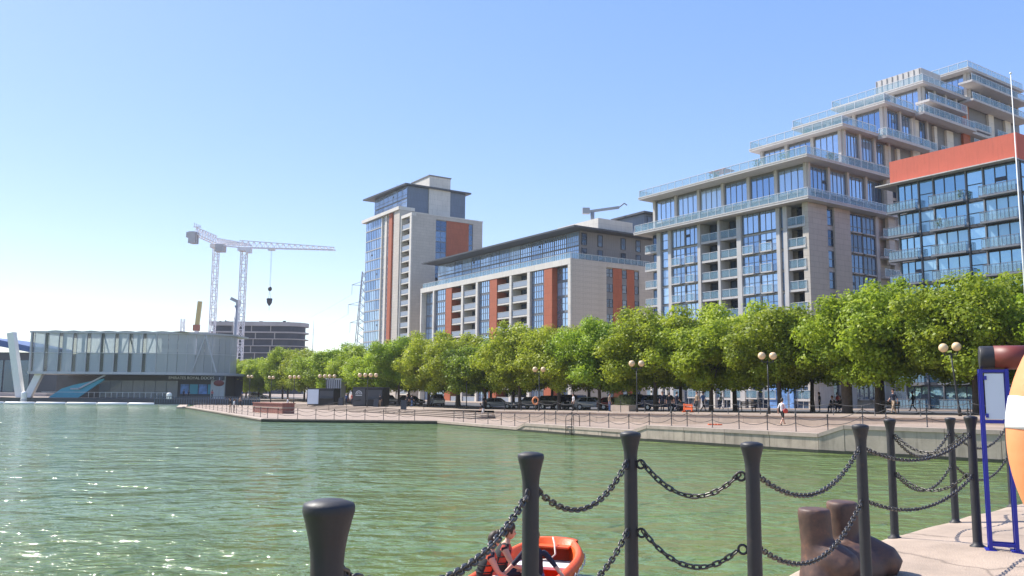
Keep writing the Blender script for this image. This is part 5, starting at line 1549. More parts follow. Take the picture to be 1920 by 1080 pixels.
def car(label, x, y, z, rz, kind, paint, L=4.2, W=1.75, H=1.45):
    c = thing('parked_car', label, 'car' if kind != 'van' else 'van', (x, y, z), rz, 'vehicles parked behind the trees')
    bd = O('body', car_mesh(L, W, H, kind, paint), c)
    if kind == 'van': xs = (-L * .1, L * .33)
    elif kind == 'suv': xs = (-L * .43, L * .20)
    else: xs = (-L * .36, L * .14)
    for sgn in (-1, 1):
        y0 = sgn * W / 2 * .995; y1 = sgn * W / 2 * .83
        m = (xs[0] + xs[1]) / 2
        for (p0, p1, q0, q1) in ((xs[0], m - .04, xs[0] + .32, m - .04), (m + .04, xs[1], m + .04, xs[1] - .28)):
            g = MB(); g.add([(p0, y0, H * .63), (p1, y0, H * .63), (q1, y1 + sgn * .012, H * .93), (q0, y1 + sgn * .012, H * .93)], [(0, 1, 2, 3)])
            g.build('side_window', 'carglass', c)
    g = MB(); f = {'van': (.315, .415, .92, .62), 'suv': (.155, .26, .94, .66), 'hatch': (.045, .19, .955, .665)}[kind]
    g.add([(L * f[0] + .02, -W * .37, H * f[2] + .01), (L * f[0] + .02, W * .37, H * f[2] + .01), (L * f[1] + .02, W * .44, H * f[3] + .01), (L * f[1] + .02, -W * .44, H * f[3] + .01)], [(0, 1, 2, 3)])
    g.build('windscreen', 'carglass', c)
    g = MB(); r = {'van': (-.502, -.502, .9, .64), 'suv': (-.482, -.502, .9, .68), 'hatch': (-.34, -.465, .94, .67)}[kind]
    g.add([(L * r[0] - .03, -W * .37, H * r[2]), (L * r[0] - .03, W * .37, H * r[2]), (L * r[1] - .03, W * .43, H * r[3]), (L * r[1] - .03, -W * .43, H * r[3])], [(0, 1, 2, 3)])
    g.build('rear_window', 'carglass', c)
    for sx in (-.31, .31):
        for sy in (-1, 1):
            w = MB(); w.tube([(0, -.10, 0), (0, .10, 0)], .32, 16); wo = O('wheel', shared('wheel', lambda: w.mesh('wheel', 'tyre')), c, (L * sx, sy * (W / 2 - .08), .32))
            q = MB(); q.tube([(0, -.115, 0), (0, .115, 0)], .19, 12); O('rim', shared('rim', lambda: q.mesh('rim', 'rim')), wo)
    for sy in (-1, 1):
        pbox('headlight', c, L / 2 - .06, sy * W * .33 - .16, H * .43, L / 2 + .012, sy * W * .33 + .16, H * .52, 'lampclear')
        pbox('tail_light', c, -L / 2 - .012, sy * W * .38 - .1, H * .48, -L / 2 + .05, sy * W * .38 + .1, H * .60, 'lampred')
    pbox('bumper', c, L / 2 - .05, -W * .44, .30, L / 2 + .05, W * .44, .48, 'iron_far')
    pbox('bumper', c, -L / 2 - .05, -W * .44, .30, -L / 2 + .05, W * .44, .48, 'iron_far')
def paint(name, c): M[name] = mat(name, c, .25, metal=.3, coat=.5, var=0); return name
paint('paint_white', (.62, .63, .64)); paint('paint_silver', (.42, .43, .45)); paint('paint_black', (.015, .016, .018)); paint('paint_red', (.16, .012, .015)); paint('paint_blue', (.02, .04, .10)); paint('paint_grey', (.12, .125, .135))
def cp(px, n):      # spot on the street seen in image direction px, n metres inland
    k = (px - 960) / 1580.0; y = n / (EY[0] * k + EY[1]); x = k * y
    s, _ = SN(x, y); return x, y, U(s) - (.12 if n > 67.6 else 0)
for (px, n, rz, kind, pn, L, H, lab) in (
        (823, 64.2, -78, 'suv', 'paint_white', 4.4, 1.8, 'white people carrier seen end-on beneath the trees, left of the silver car'),
        (937, 64.4, -8, 'hatch', 'paint_silver', 4.2, 1.45, 'silver hatchback side-on beneath the dark tree'),
        (998, 64.0, 140, 'suv', 'paint_grey', 4.3, 1.55, 'grey estate car beside the small orange lifebuoy'),
        (1042, 64.2, -55, 'suv', 'paint_black', 4.5, 1.7, 'black off-road car parked right of the small lifebuoy'),
        (1079, 71.5, -60, 'van', 'paint_blue', 4.9, 2.0, 'dark blue van parked behind the silver estate'),
        (1112, 64.2, -22, 'hatch', 'paint_silver', 4.3, 1.5, 'silver estate car in front of the dark blue van'),
        (1156, 64.2, -20, 'hatch', 'paint_red', 4.2, 1.45, 'dark red saloon between silver estate and black car'),
        (1189, 64.4, -70, 'suv', 'paint_black', 4.6, 1.75, 'black car showing a red tail light near the twin-globe lamp'),
        (1243, 64.4, -40, 'suv', 'paint_blue', 4.5, 1.65, 'dark car parked right of the third globe lamp'),
        (730, 64.5, -55, 'suv', 'paint_white', 4.3, 1.5, 'white car just right of the emblem kiosk'),
        (490, 64.0, -10, 'hatch', 'paint_white', 4.3, 1.5, 'white car parked near the terminal beside the bicycles'),
        (775, 64.3, -35, 'hatch', 'paint_black', 4.3, 1.5, 'black car parked in shade left of the white people carrier')):
    x, y, z = cp(px, n)
    car(lab, x, y, z, R(rz), kind, pn, L, 1.78, H)

# ------------------------------------------------------------------ bicycles by the terminal
def bike(label, x, y, z, rz, m):
    k = thing('bicycle', label, 'bicycle', (x, y, z), rz, 'hire bicycles near the terminal')
    for px in (-.52, .52):
        O('wheel', shared('bwheel', lambda: (lambda b: (b.tube([(math.cos(t) * .31, 0, math.sin(t) * .31) for t in [2 * math.pi * i / 18 for i in range(18)]], .028, 5, True), [b.tube([(0, 0, 0), (math.cos(t) * .3, 0, math.sin(t) * .3)], .006, 3) for t in [2 * math.pi * i / 8 for i in range(8)]], b.mesh('wheel', 'tyre'))[-1])(MB())), k, (px, 0, .34))
    def fr():
        b = MB()
        for p, q in (((-.52, 0, .34), (-.05, 0, .32)), ((-.52, 0, .34), (-.2, 0, .78)), ((-.05, 0, .32), (-.22, 0, .88)), ((-.05, 0, .32), (.36, 0, .72)), ((-.18, 0, .74), (.38, 0, .80)), ((.52, 0, .34), (.36, 0, .95))): b.tube([p, q], .026, 6)
        return b.mesh('frame', m)
    O('frame', shared(('bframe', m), fr), k)
    O('saddle', shared('bsaddle', lambda: (lambda b: (b.ball((-.23, 0, .93), .12, 8, 6, (1.1, .6, .35)), b.mesh('saddle', 'black'))[1])(MB())), k)
    O('handlebar', shared('bbar', lambda: (lambda b: (b.tube([(.22, -.28, 1.0), (.36, -.1, .98), (.36, .1, .98), (.22, .28, 1.0)], .018, 6), b.mesh('handlebar', 'iron_far'))[1])(MB())), k)
    pbox('mudguard', k, -.85, -.05, .62, -.5, .05, .68, m)
for i in range(14):
    s = 130 + i * 1.6
    x, y = P(s, 61.5)
    bike(ordn(i + 1) + ' bicycle from the right in the docked row near the terminal', x, y, U(s), R(40), 'redcloth' if i % 4 != 3 else 'bluecloth')

# ------------------------------------------------------------------ people
def skin_body(J, E, tags, mats, sub=2, extra=None):
    """one continuous skinned figure. J: name -> (pos, radius); E: list of (a, b); tags: joint -> material index"""
    names = list(J)
    me = bpy.data.meshes.new('body')
    me.from_pydata([J[k][0] for k in names], [(names.index(a), names.index(b)) for a, b in E], [])
    ob = bpy.data.objects.new('tmp', me); COL.objects.link(ob)
    md = ob.modifiers.new('skin', 'SKIN'); md.use_smooth_shade = True; md.branch_smoothing = .3
    for i, k in enumerate(names):
        r = J[k][1]; r = r if isinstance(r, tuple) else (r, r)
        me.skin_vertices[0].data[i].radius = r
        me.skin_vertices[0].data[i].use_root = (k == 'pelvis')
    ms = ob.modifiers.new('sub', 'SUBSURF'); ms.levels = sub; ms.render_levels = sub
    dg = bpy.context.evaluated_depsgraph_get(); dg.update()
    out = bpy.data.meshes.new_from_object(ob.evaluated_get(dg))
    bpy.data.objects.remove(ob)
    out.materials.clear()
    for k in mats: out.materials.append(M[k])
    segs = [(Vector(J[a][0]), Vector(J[b][0]), tags[b]) for a, b in E]
    for p in out.polygons:
        c = p.center; best = 1e9; bi = 0
        for a, b_, t in segs:
            d = b_ - a; u = max(0, min(1, (c - a).dot(d) / max(1e-9, d.length_squared)))
            q = (c - a - d * u).length
            if q < best: best = q; bi = t
        p.material_index = bi; p.use_smooth = True
    return out
def head_into(b, c, yaw, pitch=0, s=1.0, hair=None, skin_i=0, face=True):
    """a head with nose, chin, ears and eyes appended to mesh builder b; hair to mesh builder hair"""
    rot = Matrix.Rotation(yaw, 3, 'Z') @ Matrix.Rotation(pitch, 3, 'Y')
    c = Vector(c)
    def put(dst, fn, mi=0):
        t = MB(); fn(t)
        dst.add([c + rot @ (Vector(v) * s) for v in t.v], t.f, mi, True)
    def skull(t):
        t.ball((0, 0, 0), .1, 20, 14, (1.0, .78, 1.22))
        t.v = [(x * (1.0 if z > -.03 else 1.0 - .9 * (-.03 - z)) + (.012 if z < -.05 and x > 0 else 0), y * (1.0 if z > -.02 else 1 + 3.2 * (z + .02)), z) for (x, y, z) in t.v]
    put(b, skull, skin_i)
    if face:
        put(b, lambda t: t.ball((.100, 0, -.005), .018, 8, 6, (1.1, .75, 1.5)), skin_i)
        for sy in (-1, 1):
            put(b, lambda t: t.ball((0, sy * .08, 0), .025, 8, 6, (.7, .35, 1.2)), skin_i)
            put(b, lambda t: t.ball((.088, sy * .032, .02), .011, 8, 6, (.6, 1.1, .7)), 3)
        put(b, lambda t: t.ball((.092, 0, -.052), .02, 8, 6, (.4, 1.2, .3)), 4)
    if hair is not None:
        def hr(t):
            t.ball((-.008, 0, .022), .108, 20, 14, (1.0, .84, 1.18))
            t.v = [(x if not (x > .055 and z < .075) else .052, y, z if (z > -.01 or x < -.02) else max(z, -.02)) for (x, y, z) in t.v]
            t.v = [(x + random.uniform(-.004, .004), y + random.uniform(-.004, .004), z + random.uniform(-.003, .006) + (.03 if z > .1 and x > 0 else 0)) for (x, y, z) in t.v]
        put(hair, hr)
def hand_into(b, wrist, d, palm_n, s=1.0, curl=.5, mi=0):
    """palm and five separate bent fingers"""
    w, d = Vector(wrist), Vector(d).normalized(); nrm = Vector(palm_n); nrm = (nrm - d * nrm.dot(d)).normalized(); side = d.cross(nrm)
    b.tube([w - d * .01, w + d * .03 * s, w + d * .085 * s], [.026 * s, .034 * s, .032 * s], 10, mi=mi)
    for i, (off, ln) in enumerate(((-.027, .066), (-.009, .076), (.009, .071), (.026, .055))):
        p = w + d * .085 * s + side * off * s
        a1 = curl; a2 = curl * 2
        q = p + (d * math.cos(a1) + nrm * math.sin(a1)) * ln * .5 * s
        r = q + (d * math.cos(a2) + nrm * math.sin(a2)) * ln * .5 * s
        b.tube([p - d * .012, p, q, r], [.009 * s, .0095 * s, .0085 * s, .006 * s], 7, mi=mi)
    p = w + d * .03 * s - side * .03 * s
    q = p + (d * .7 - side * .6 + nrm * .3).normalized() * .035 * s
    r = q + (d * .9 - side * .1 + nrm * .4).normalized() * .03 * s
    b.tube([p, q, r], [.012 * s, .011 * s, .007 * s], 7, mi=mi)

BASE = dict(pelvis=((0, 0, .95), (.15, .11)), spine=((0, 0, 1.12), (.135, .10)), chest=((0, 0, 1.32), (.155, .115)), collar=((0, 0, 1.44), (.10, .085)), neck=((.01, 0, 1.52), .052), skull=((.015, 0, 1.58), .05),
            shl=((0, .18, 1.41), .062), ell=((-.02, .24, 1.13), .045), wrl=((.06, .25, .90), .030), shr=((0, -.18, 1.41), .062), elr=((-.02, -.24, 1.13), .045), wrr=((.06, -.25, .90), .030),
            hipl=((0, .09, .90), .09), knl=((.02, .10, .49), .062), anl=((0, .10, .09), .042), tol=((.16, .11, .045), .04), hipr=((0, -.09, .90), .09), knr=((.02, -.10, .49), .062), anr=((0, -.10, .09), .042), tor=((.16, -.11, .045), .04))
EDG = [('pelvis', 'spine'), ('spine', 'chest'), ('chest', 'collar'), ('collar', 'neck'), ('neck', 'skull'), ('collar', 'shl'), ('shl', 'ell'), ('ell', 'wrl'), ('collar', 'shr'), ('shr', 'elr'), ('elr', 'wrr'),
       ('pelvis', 'hipl'), ('hipl', 'knl'), ('knl', 'anl'), ('anl', 'tol'), ('pelvis', 'hipr'), ('hipr', 'knr'), ('knr', 'anr'), ('anr', 'tor')]
def person(label, loc, rz, pose, top, legs, shoes='blackcloth', sleeves='short', shorts=False, hairm='hair', group=None, sub=1, head_yaw=0, head_pitch=0, height=1.0, hands=False, hand_dirs=None):
    t = thing('person', label, 'person', loc, rz, group)
    t.scale = (height,) * 3
    J = dict(BASE); J.update({k: ((v[0] if isinstance(v[0], tuple) else v), (v[1] if isinstance(v[0], tuple) else BASE[k][1])) for k, v in pose.items()})
    mats = ['skin', top, legs, shoes, 'skin']
    tg = {k: 1 for k in J}
    for k in ('neck', 'skull', 'wrl', 'wrr'): tg[k] = 0
    if sleeves == 'long': tg['wrl'] = tg['wrr'] = 1
    if sleeves == 'none': tg['ell'] = tg['elr'] = 0
    for k in ('hipl', 'hipr', 'knl', 'knr', 'anl', 'anr'): tg[k] = 2
    if shorts: tg['anl'] = tg['anr'] = 0
    tg['tol'] = tg['tor'] = 3
    body = skin_body(J, EDG, tg, mats, sub)
    hb = MB(); hh = MB()
    n = Vector(J['skull'][0])
    head_into(hb, n + Vector((.012, 0, .085)), head_yaw, head_pitch, 1.0, hh, 0, True)
    for sd in ('l', 'r'):
        e, w = Vector(J['el' + sd][0]), Vector(J['wr' + sd][0]); d = (w - e).normalized()
        pn = Vector((0, -1 if sd == 'l' else 1, 0)) if not hand_dirs else Vector(hand_dirs[sd])
        hand_into(hb, w + d * .015, d, pn, .95, .35, 0)
    bmh = bmesh.new(); bmh.from_mesh(body)
    hm = hb.mesh('tmp', ['skin', 'skin', 'skin', 'blackcloth', 'redcloth'])
    bmh.from_mesh(hm); bmh.to_mesh(body); bmh.free()
    if shoes != 'blackcloth': pass
    O('body', body, t)
    hh.build('hair', hairm, t)
    return t, J
walk = dict(knl=(.20, .09, .52), anl=(.30, .09, .14), tol=(.44, .10, .13), knr=(-.04, -.09, .50), anr=(-.32, -.09, .12), tor=(-.20, -.10, .045), ell=(-.12, .24, 1.14), wrl=(-.10, .25, .92), elr=(.06, -.24, 1.15), wrr=(.22, -.22, 1.02))
stand = dict()
sit = dict(pelvis=(0, 0, .52), spine=(-.02, 0, .70), chest=(.02, 0, .90), collar=(.03, 0, 1.02), neck=(.06, 0, 1.10), skull=(.075, 0, 1.16), shl=(.03, .18, .99), ell=(.06, .24, .73), wrl=(.28, .17, .66), shr=(.03, -.18, .99), elr=(.06, -.24, .73), wrr=(.28, -.17, .66),
           hipl=(.05, .10, .52), knl=(.45, .12, .50), anl=(.45, .12, .09), tol=(.60, .13, .045), hipr=(.05, -.10, .52), knr=(.45, -.12, .50), anr=(.45, -.12, .09), tor=(.60, -.13, .045))
bend = dict(spine=(.05, 0, 1.10), chest=(.20, 0, 1.24), collar=(.30, 0, 1.30), neck=(.37, 0, 1.34), skull=(.42, 0, 1.37), shl=(.28, .18, 1.27), ell=(.30, .22, 1.0), wrl=(.45, .15, .85), shr=(.28, -.18, 1.27), elr=(.3, -.22, 1.0), wrr=(.45, -.15, .85), knl=(.16, .10, .52), knr=(.10, -.1, .50), anl=(-.02, .1, .09), anr=(-.15, -.1, .09), tol=(.14, .1, .045), tor=(.01, -.1, .045))
t, _ = person('person in white top and dark shorts walking with a red bag on the far quay', (18.6, 58.4, lev(38)), R(35), walk, 'whitecloth', 'blackcloth', shorts=True, sub=2, height=1.03)
bg = thing('shoulder_bag', 'red shoulder bag carried by the walker on the far quay', 'bag', (18.6, 58.4, lev(38)), R(35))
b = MB(); b.ball((.02, -.27, 1.0), .2, 12, 8, (1.2, .5, .85)); b.build('pouch', 'redcloth', bg)
b = MB(); b.tube([(-.12, -.27, 1.1), (-.05, -.12, 1.5), (.03, -.04, 1.53), (.12, -.27, 1.1)], .014, 5); b.build('strap', 'redcloth', bg)
person('person in dark clothes bending over on the quay steps', (-3.0, 93.4, .3), R(150), bend, 'blackcloth', 'whitecloth', sub=1)
PEEP = [
    ('person in white shirt standing by the brick plinth', (-33.6, 103.2, .3), 20, stand, 'whitecloth', 'blackcloth'),
    ('person in black standing by the brick plinth', (-34.6, 104.8, .3), 200, stand, 'blackcloth', 'tan'),
    ('person in red walking in front of the terminal', (-60.2, 171.0, 1.15), 100, walk, 'redcloth', 'blackcloth'),
    ('left of two dark figures at the terminal ticket windows', (-66.3, 172.0, 1.15), 70, stand, 'blackcloth', 'navy'),
    ('right of two dark figures at the terminal ticket windows', (-65.4, 172.2, 1.15), 110, stand, 'navy', 'blackcloth'),
    ('person in blue walking right of the terminal', (-53.5, 169.0, 1.15), 30, walk, 'bluecloth', 'tan'),
    ('person in dark blue walking near the white people carrier', (-13.8, 118.0, .86), 60, walk, 'navy', 'bluecloth'),
    ('person in black standing near the white people carrier', (-14.6, 119.4, .86), 240, stand, 'blackcloth', 'blackcloth'),
    ('person in brown standing under the trees near the orange barrier', (16.3, 74.5, U(52)), 210, stand, 'tan', 'blackcloth'),
    ('person in dark coat by the orange barrier', (14.6, 75.0, U(54)), 20, walk, 'navy', 'navy'),
    ('person in white walking past the shopfronts', (23.0, 93.0, U(62)), 200, walk, 'whitecloth', 'bluecloth'),
    ('person in black standing before the blue mural', (27.4, 75.5, U(47)), 160, stand, 'blackcloth', 'blackcloth'),
    ('person in red walking right of the blue mural', (31.5, 82.0, U(50)), 180, walk, 'redcloth', 'bluecloth'),
    ('left of two dark figures between the cars and orange barriers', (13.6, 76.5, U(55)), 250, stand, 'navy', 'blackcloth'),
    ('right of two dark figures between the cars and orange barriers', (14.4, 77.4, U(56)), 80, stand, 'blackcloth', 'navy'),
    ('person in blue top walking left of the shopfront doors', (17.6, 78.0, U(54)), 20, walk, 'bluecloth', 'blackcloth'),
    ('person in tan coat near the planter of grasses', (9.2, 79.5, U(60)), 330, stand, 'tan', 'bluecloth'),
    ('person in white standing beside the dark red saloon', (6.2, 84.6, U(66)), 200, stand, 'whitecloth', 'blackcloth'),
    ('person in black walking past the silver hatchback', (-3.4, 106.0, .93), 30, walk, 'blackcloth', 'blackcloth'),
    ('person in blue standing beside the left kiosk', (-25.4, 131.0, .86), 300, stand, 'bluecloth', 'navy'),
    ('person in red standing between the two kiosks', (-24.0, 128.4, .86), 120, stand, 'redcloth', 'navy'),
    ('person in black at the hatch of the emblem kiosk', (-18.6, 120.6, .86), 80, stand, 'blackcloth', 'tan'),
    ('person in white walking across the plaza behind the brick plinth', (-31.0, 118.0, .3), 10, walk, 'whitecloth', 'navy'),
    ('person in tan walking behind the spit fence', (-44.0, 138.0, .3), 30, walk, 'tan', 'blackcloth'),
    ('person in navy walking in front of the thick trunk', (27.0, 60.0, U(35)), 200, walk, 'navy', 'tan'),
    ('person in dark jacket walking beneath the trees near the thick trunk', (35.0, 74.0, U(41)), 170, walk, 'blackcloth', 'navy'),
]
for (lab, loc, a, ps, tp, lg) in PEEP:
    person(lab, loc, R(a), ps, tp, lg, sub=1, height=random.uniform(.95, 1.04))
# benches under the trees, with two seated people
def bench(label, x, y, z, rz):
    k = thing('bench', label, 'bench', (x, y, z), rz, 'benches under the trees')
    for i in range(4): pbox('seat_slat', k, -.9, -.22 + i * .115, .43, .9, -.12 + i * .115, .47, 'bark')
    for i in range(3): pbox('back_slat', k, -.9, .26, .58 + i * .13, .9, .30, .68 + i * .13, 'bark')
    for x_ in (-.75, .75):
        b = MB(); b.bar((x_, -.18, 0), (x_, -.18, .43), .06); b.bar((x_, .24, 0), (x_, .24, .95), .06); b.bar((x_, -.2, .41), (x_, .26, .41), .05); b.build('leg', 'iron_far', k)
for i, (x, y) in enumerate(((27.6, 72.0), (30.2, 68.2), (20.6, 74.4))):
    z = U(SN(x, y)[0])
    bench(['bench with two seated people left of the thick trunk', 'empty bench right of the seated people', 'bench beneath the trees near the shopfront doors'][i], x, y, z, STREET_RZ)
for i, du in enumerate((-.4, .35)):
    x, y = 27.6 + EX[0] * du, 72.0 + EX[1] * du
    person(['left of two people in dark clothes seated on the bench', 'right of two people in dark clothes seated on the bench'][i], (x - EY[0] * .0, y, U(SN(x, y)[0]) + .03), STREET_RZ - R(90), sit, 'blackcloth', 'navy', sub=1)
# orange barriers and a coil on the quay
for i, (x, y) in enumerate(((15.6, 75.0),)):
    k = thing('road_barrier', 'small orange plastic barrier under the trees', 'barrier', (x, y, U(SN(x, y)[0])), STREET_RZ)
    for z in (.22, .52): pbox('plank', k, -.55, -.03, z, .55, .03, z + .2, 'orangeplastic')
    for x_ in (-.45, .45): pbox('foot', k, x_ - .05, -.25, 0, x_ + .05, .25, .12, 'orangeplastic'); pbox('stile', k, x_ - .04, -.04, .12, x_ + .04, .04, .75, 'orangeplastic')
k = thing('orange_hose', 'flat orange hose lying at the edge of the far quay', 'hose', (13.7, 58.0, 1.05), STREET_RZ)
b = MB(); b.tube([(-.4 + .012 * i, .12 * math.sin(i * .5) + .01 * i, .05) for i in range(60)], .045, 6); b.build('coil', 'orangeplastic', k)
k = thing('planter_box', 'planter with pale grasses beside the parked cars', 'planter', (10.9, 82.5, U(62)), STREET_RZ)
b = MB(); b.box(-1.3, -.5, 0, 1.3, .5, .6); b.build('trough', 'step', k)
b = MB()
for i in range(420):
    x, y = random.uniform(-1.2, 1.2), random.uniform(-.45, .45); a = random.uniform(0, 6.28); l = random.uniform(.6, 1.3); w = .02
    dx, dy = math.cos(a) * l * .45, math.sin(a) * l * .45
    b.add([(x - w, y, .55), (x + w, y, .55), (x + dx, y + dy, .55 + l)], [(0, 1, 2)])
b.build('grasses', 'shrub', k)
k = thing('trunk_column', 'thick brown trunk-like column beneath the trees', 'column', (26.6, 67.3, U(40.4)))  # stands for the thick brown trunk under the leaves
b = MB(); b.lathe([(.45, -.05), (.45, .15), (.41, .2), (.41, 2.7), (.45, 2.75), (.45, 2.9), (.2, 3.1), (.02, 3.2)], 20); b.build('drum', 'bark', k)

# ------------------------------------------------------------------ orange boat with its crew
BX, BY = .16, 13.75
AX = math.atan2(.95, .31)
bt = thing('orange_boat', 'bright orange open plastic boat with blunt bow and white bench', 'boat', (BX, BY, 0), AX)
Lb = 4.2
def half_w(t):
    if t < .62: return .66 + .06 * math.sin(t / .62 * math.pi / 2)
    u = (t - .62) / .38
    return .72 * (1 - u ** 3.2 * .40)
def gun(t): return .46 + .16 * max(0, (t - .4) / .6) ** 2
NS = 22
secs = []
for i in range(NS + 1):
    t = i / NS; x = -Lb / 2 + Lb * t * 1.0
    w, g = half_w(t), gun(t)
    kz = -.22 + .26 * max(0, (t - .6) / .4) ** 2
    o = [(w, g - .05), (w + .03, g - .11), (w * .94, g - .16), (w * .90, g * .45), (w * .74, .02 + kz * .3), (w * .35, kz)]
    inn = [(w - .10, g - .01), (w - .13, g - .06), (w - .17, .16), (w * .45, .10)]
    ring = [(y, z) for (y, z) in inn[::-1]] + [(w - .05, g)] + o
    full = [(y, z) for (y, z) in ring] + [(0, kz - .02)] + [(-y, z) for (y, z) in ring[::-1]] + [(0, .09)]
    secs.append([(x, y, z) for (y, z) in full])
b = MB(); nn2 = len(secs[0]); vs = [p for s_ in secs for p in s_]; fs = []
for i in range(NS):
    for j in range(nn2):
        j2 = (j + 1) % nn2; fs.append((i * nn2 + j, i * nn2 + j2, (i + 1) * nn2 + j2, (i + 1) * nn2 + j))
b.add(vs, fs, 0, True)
# solid rounded bow and stern
wb, gb = half_w(1), gun(1)
bow = []
for k in range(13):
    a = -math.pi / 2 + math.pi * k / 12
    bow.append((Lb / 2 + .30 * math.cos(a), wb * math.sin(a)))
b.build('hull', 'orange', bt)
b = MB()
m_ = len(bow)
vs = [(x, y, gb) for x, y in bow] + [(x + .03 * 0, y, gb - .10) for x, y in bow] + [(Lb / 2 + (x - Lb / 2) * .75, y * .9, .25) for x, y in bow] + [(Lb / 2 + (x - Lb / 2) * .3, y * .5, .02) for x, y in bow]
vin = [(Lb / 2 + (x - Lb / 2) * .66 - .02, y * .84, gb - .005) for x, y in bow] + [(Lb / 2 + (x - Lb / 2) * .55 - .03, y * .8, gb - .13) for x, y in bow]
fs = []
for r in range(3):
    for k in range(m_ - 1): fs.append((r * m_ + k + 1, r * m_ + k, (r + 1) * m_ + k, (r + 1) * m_ + k + 1))
o_ = 4 * m_
for k in range(m_ - 1): fs.append((k, k + 1, o_ + k + 1, o_ + k)); fs.append((o_ + k, o_ + k + 1, o_ + m_ + k + 1, o_ + m_ + k))
fs.append(tuple(o_ + m_ + k for k in range(m_)))
b.add(vs + vin, fs, 0, True); b.build('bow_deck', 'orange', bt)
b = MB(); b.box(-Lb / 2 - .06, -.64, -.1, -Lb / 2 + .06, .64, .46); b.build('transom', 'orange', bt)
b = MB(); b.box(1.05, -.56, .30, 1.45, .56, .345); b.build('bench', 'white', bt)
b = MB(); b.box(1.42, -.54, .1, 1.47, .54, .30); b.build('bench_front', 'orange', bt)
b = MB(); b.box(-.5, -.56, .30, -.1, .56, .345); b.build('bench', 'white', bt)
b = MB(); b.box(-1.7, -.56, .30, -1.3, .56, .345); b.build('bench', 'white', bt)
b = MB(); b.box(1.5, -.45, .12, 1.9, .45, .30); b.build('bow_shadow_block', 'navy', bt)  # dark block painted in for the shadow inside the bow
b = MB(); b.box(1.88, -.30, .50, 2.12, .30, .53); b.build('bow_cleat_plate', 'orange', bt)
b = MB(); b.tube([(2.2, 0.05, .63), (2.05, .02, .66), (1.9, -.05, .58), (1.78, -.1, .42), (1.7, -.02, .34), (1.66, .12, .33)], .016, 6); b.build('painter_rope', 'rope', bt)
b = MB()
for k in range(6):
    t0 = .56 + k * .07
    p = [(-Lb / 2 + Lb * (t0 + .07 * u), -(half_w(t0 + .07 * u) + .045), gun(t0) - .10 - .05 * math.sin(math.pi * u)) for u in (0, .25, .5, .75, 1)]
    b.tube(p, .012, 6)
b.build('grab_line', 'rope', bt)
def bpt(x, y, z):
    return (BX + x * math.cos(AX) - y * math.sin(AX), BY + x * math.sin(AX) + y * math.cos(AX), z)
CREW = 'crew of the orange boat'
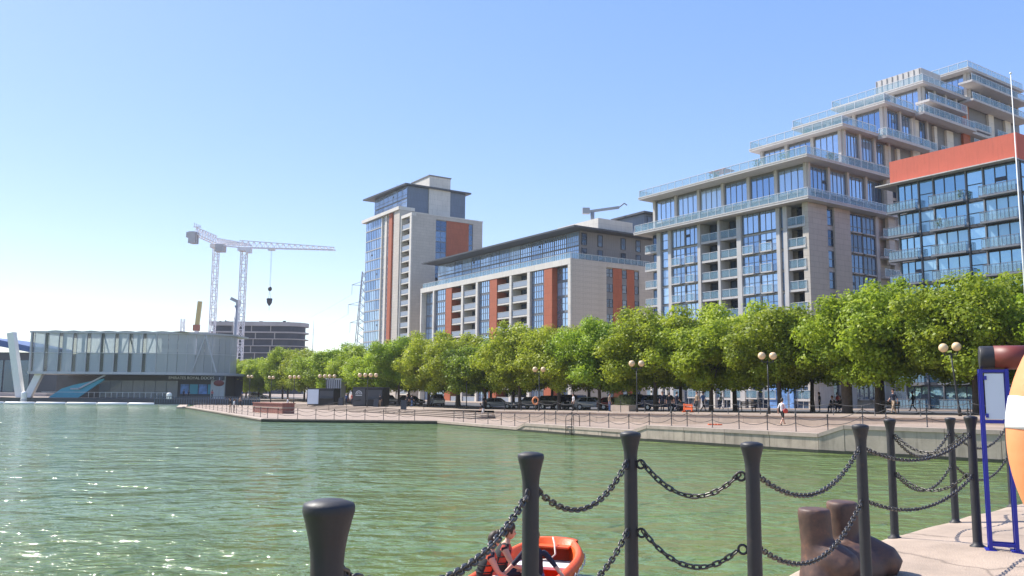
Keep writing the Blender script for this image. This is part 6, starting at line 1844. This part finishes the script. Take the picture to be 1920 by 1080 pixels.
# local x = facing direction of each figure
crouch = dict(pelvis=(0, 0, .44), spine=(.02, 0, .60), chest=(.08, 0, .80), collar=(.11, 0, .92), neck=(.15, 0, 1.0), skull=(.17, 0, 1.06), shl=(.10, .18, .89), ell=(.16, .27, .64), wrl=(.12, .36, .40), shr=(.10, -.18, .89), elr=(.22, -.24, .66), wrr=(.40, -.14, .56),
              hipl=(.04, .10, .44), knl=(.40, .14, .52), anl=(.36, .13, .12), tol=(.50, .13, .07), hipr=(.04, -.10, .44), knr=(.42, -.12, .52), anr=(.38, -.12, .12), tor=(.52, -.12, .07))
def vest(label, loc, rz, J, col, par):
    b = MB()
    c0, c1, c2 = [Vector(J[k][0]) for k in ('spine', 'chest', 'collar')]
    def band(cs, rad):
        n = 20; vs = []
        for c, (ry, rx) in zip(cs, rad):
            for j in range(n):
                a = 2 * math.pi * j / n; vs.append((c.x + rx * math.cos(a), c.y + ry * math.sin(a), c.z))
        fs = []
        for i in range(len(cs) - 1):
            for j in range(n): fs.append((i * n + j, i * n + (j + 1) % n, (i + 1) * n + (j + 1) % n, (i + 1) * n + j))
        return vs, fs
    cs = [c0 - Vector((0, 0, .06)), c0 + Vector((0, 0, .04)), c1, c1.lerp(c2, .6), c2 + Vector((0, 0, .03))]
    v, f = band(cs, [(.165, .125), (.175, .14), (.185, .15), (.17, .135), (.10, .09)])
    b.add(v, f, 0, True)
    o = b.build('life_vest', [col, 'blackcloth'], par)
    for p in o.data.polygons:
        a = math.atan2(p.center.y - c1.y, p.center.x - c1.x)
        if abs(a) > 1.9 or p.center.z < c0.z + .02 or abs(abs(a) - 1.0) < .16: p.material_index = 1
    for z, s_ in ((-.01, .178), (.10, .188)):
        q = MB(); c = c0 + Vector((.008, 0, .04 + z + .03))
        q.tube([(c.x + (s_ - .028) * math.cos(a), c.y + (s_ + .004) * math.sin(a), c.z) for a in [2 * math.pi * i / 22 for i in range(22)]], .011, 5, True)
        q.build('vest_strap', 'blackcloth', o)
A1, J1 = person('person in orange and black life vest leaning on the boat side, left', bpt(-.55, .42, -.06), AX - R(62), crouch, 'navy', 'whitecloth', sleeves='none', shorts=True, group=CREW, sub=2, height=.93, head_yaw=.1, head_pitch=.25)
vest('', None, 0, J1, 'vest', A1)
A2, J2 = person('person with dark swept-up hair in red and black life vest in the boat', bpt(.12, .40, -.06), AX - R(70), crouch, 'blackcloth', 'navy', sleeves='none', group=CREW, sub=2, height=.95, head_pitch=.18)
vest('', None, 0, J2, 'redcloth', A2)
reach = dict(crouch); reach.update(shl=((.10, .17, .89), .052), shr=((.10, -.17, .89), .052), ell=((.14, .34, .70), .036), wrl=((.26, .50, .54), .026), elr=((.14, -.34, .70), .036), wrr=((.26, -.50, .54), .026))
A3, J3 = person('person in navy shirt with arms spread behind the chain post in the boat', bpt(-.15, -.30, -.08), AX - R(172), reach, 'navy', 'bluecloth', hairm='ginger', group=CREW, sub=2, head_pitch=.3)
# pale metal bracket tip at the foot of the near fence
k = thing('ladder_bracket', 'pointed grey metal bracket tip at the bottom edge left of the boat', 'bracket', (-.55, 4.9, 0))
b = MB(); b.extrude_xz([(-.12, 1.2), (.03, 1.2), (.03, 2.215), (.02, 2.22), (-.05, 2.12)], -.012, .012); b.build('plate', 'rail', k)

# ------------------------------------------------------------------ thin summer haze over the dock
hz = bpy.data.materials.new('thin_haze')
hz.use_nodes = True
hn = hz.node_tree.nodes
hn.remove(hn['Principled BSDF'])
pv = hn.new('ShaderNodeVolumePrincipled')
pv.inputs['Color'].default_value = (0.86, 0.91, 1.0, 1)
pv.inputs['Density'].default_value = 0.00016
pv.inputs['Anisotropy'].default_value = 0.3
hz.node_tree.links.new(pv.outputs['Volume'], hn['Material Output'].inputs['Volume'])
b = MB(); b.box(-1000, -120, -4.5, 1000, 1600, 72)
ho = b.build('haze', hz); ho['kind'] = 'stuff'
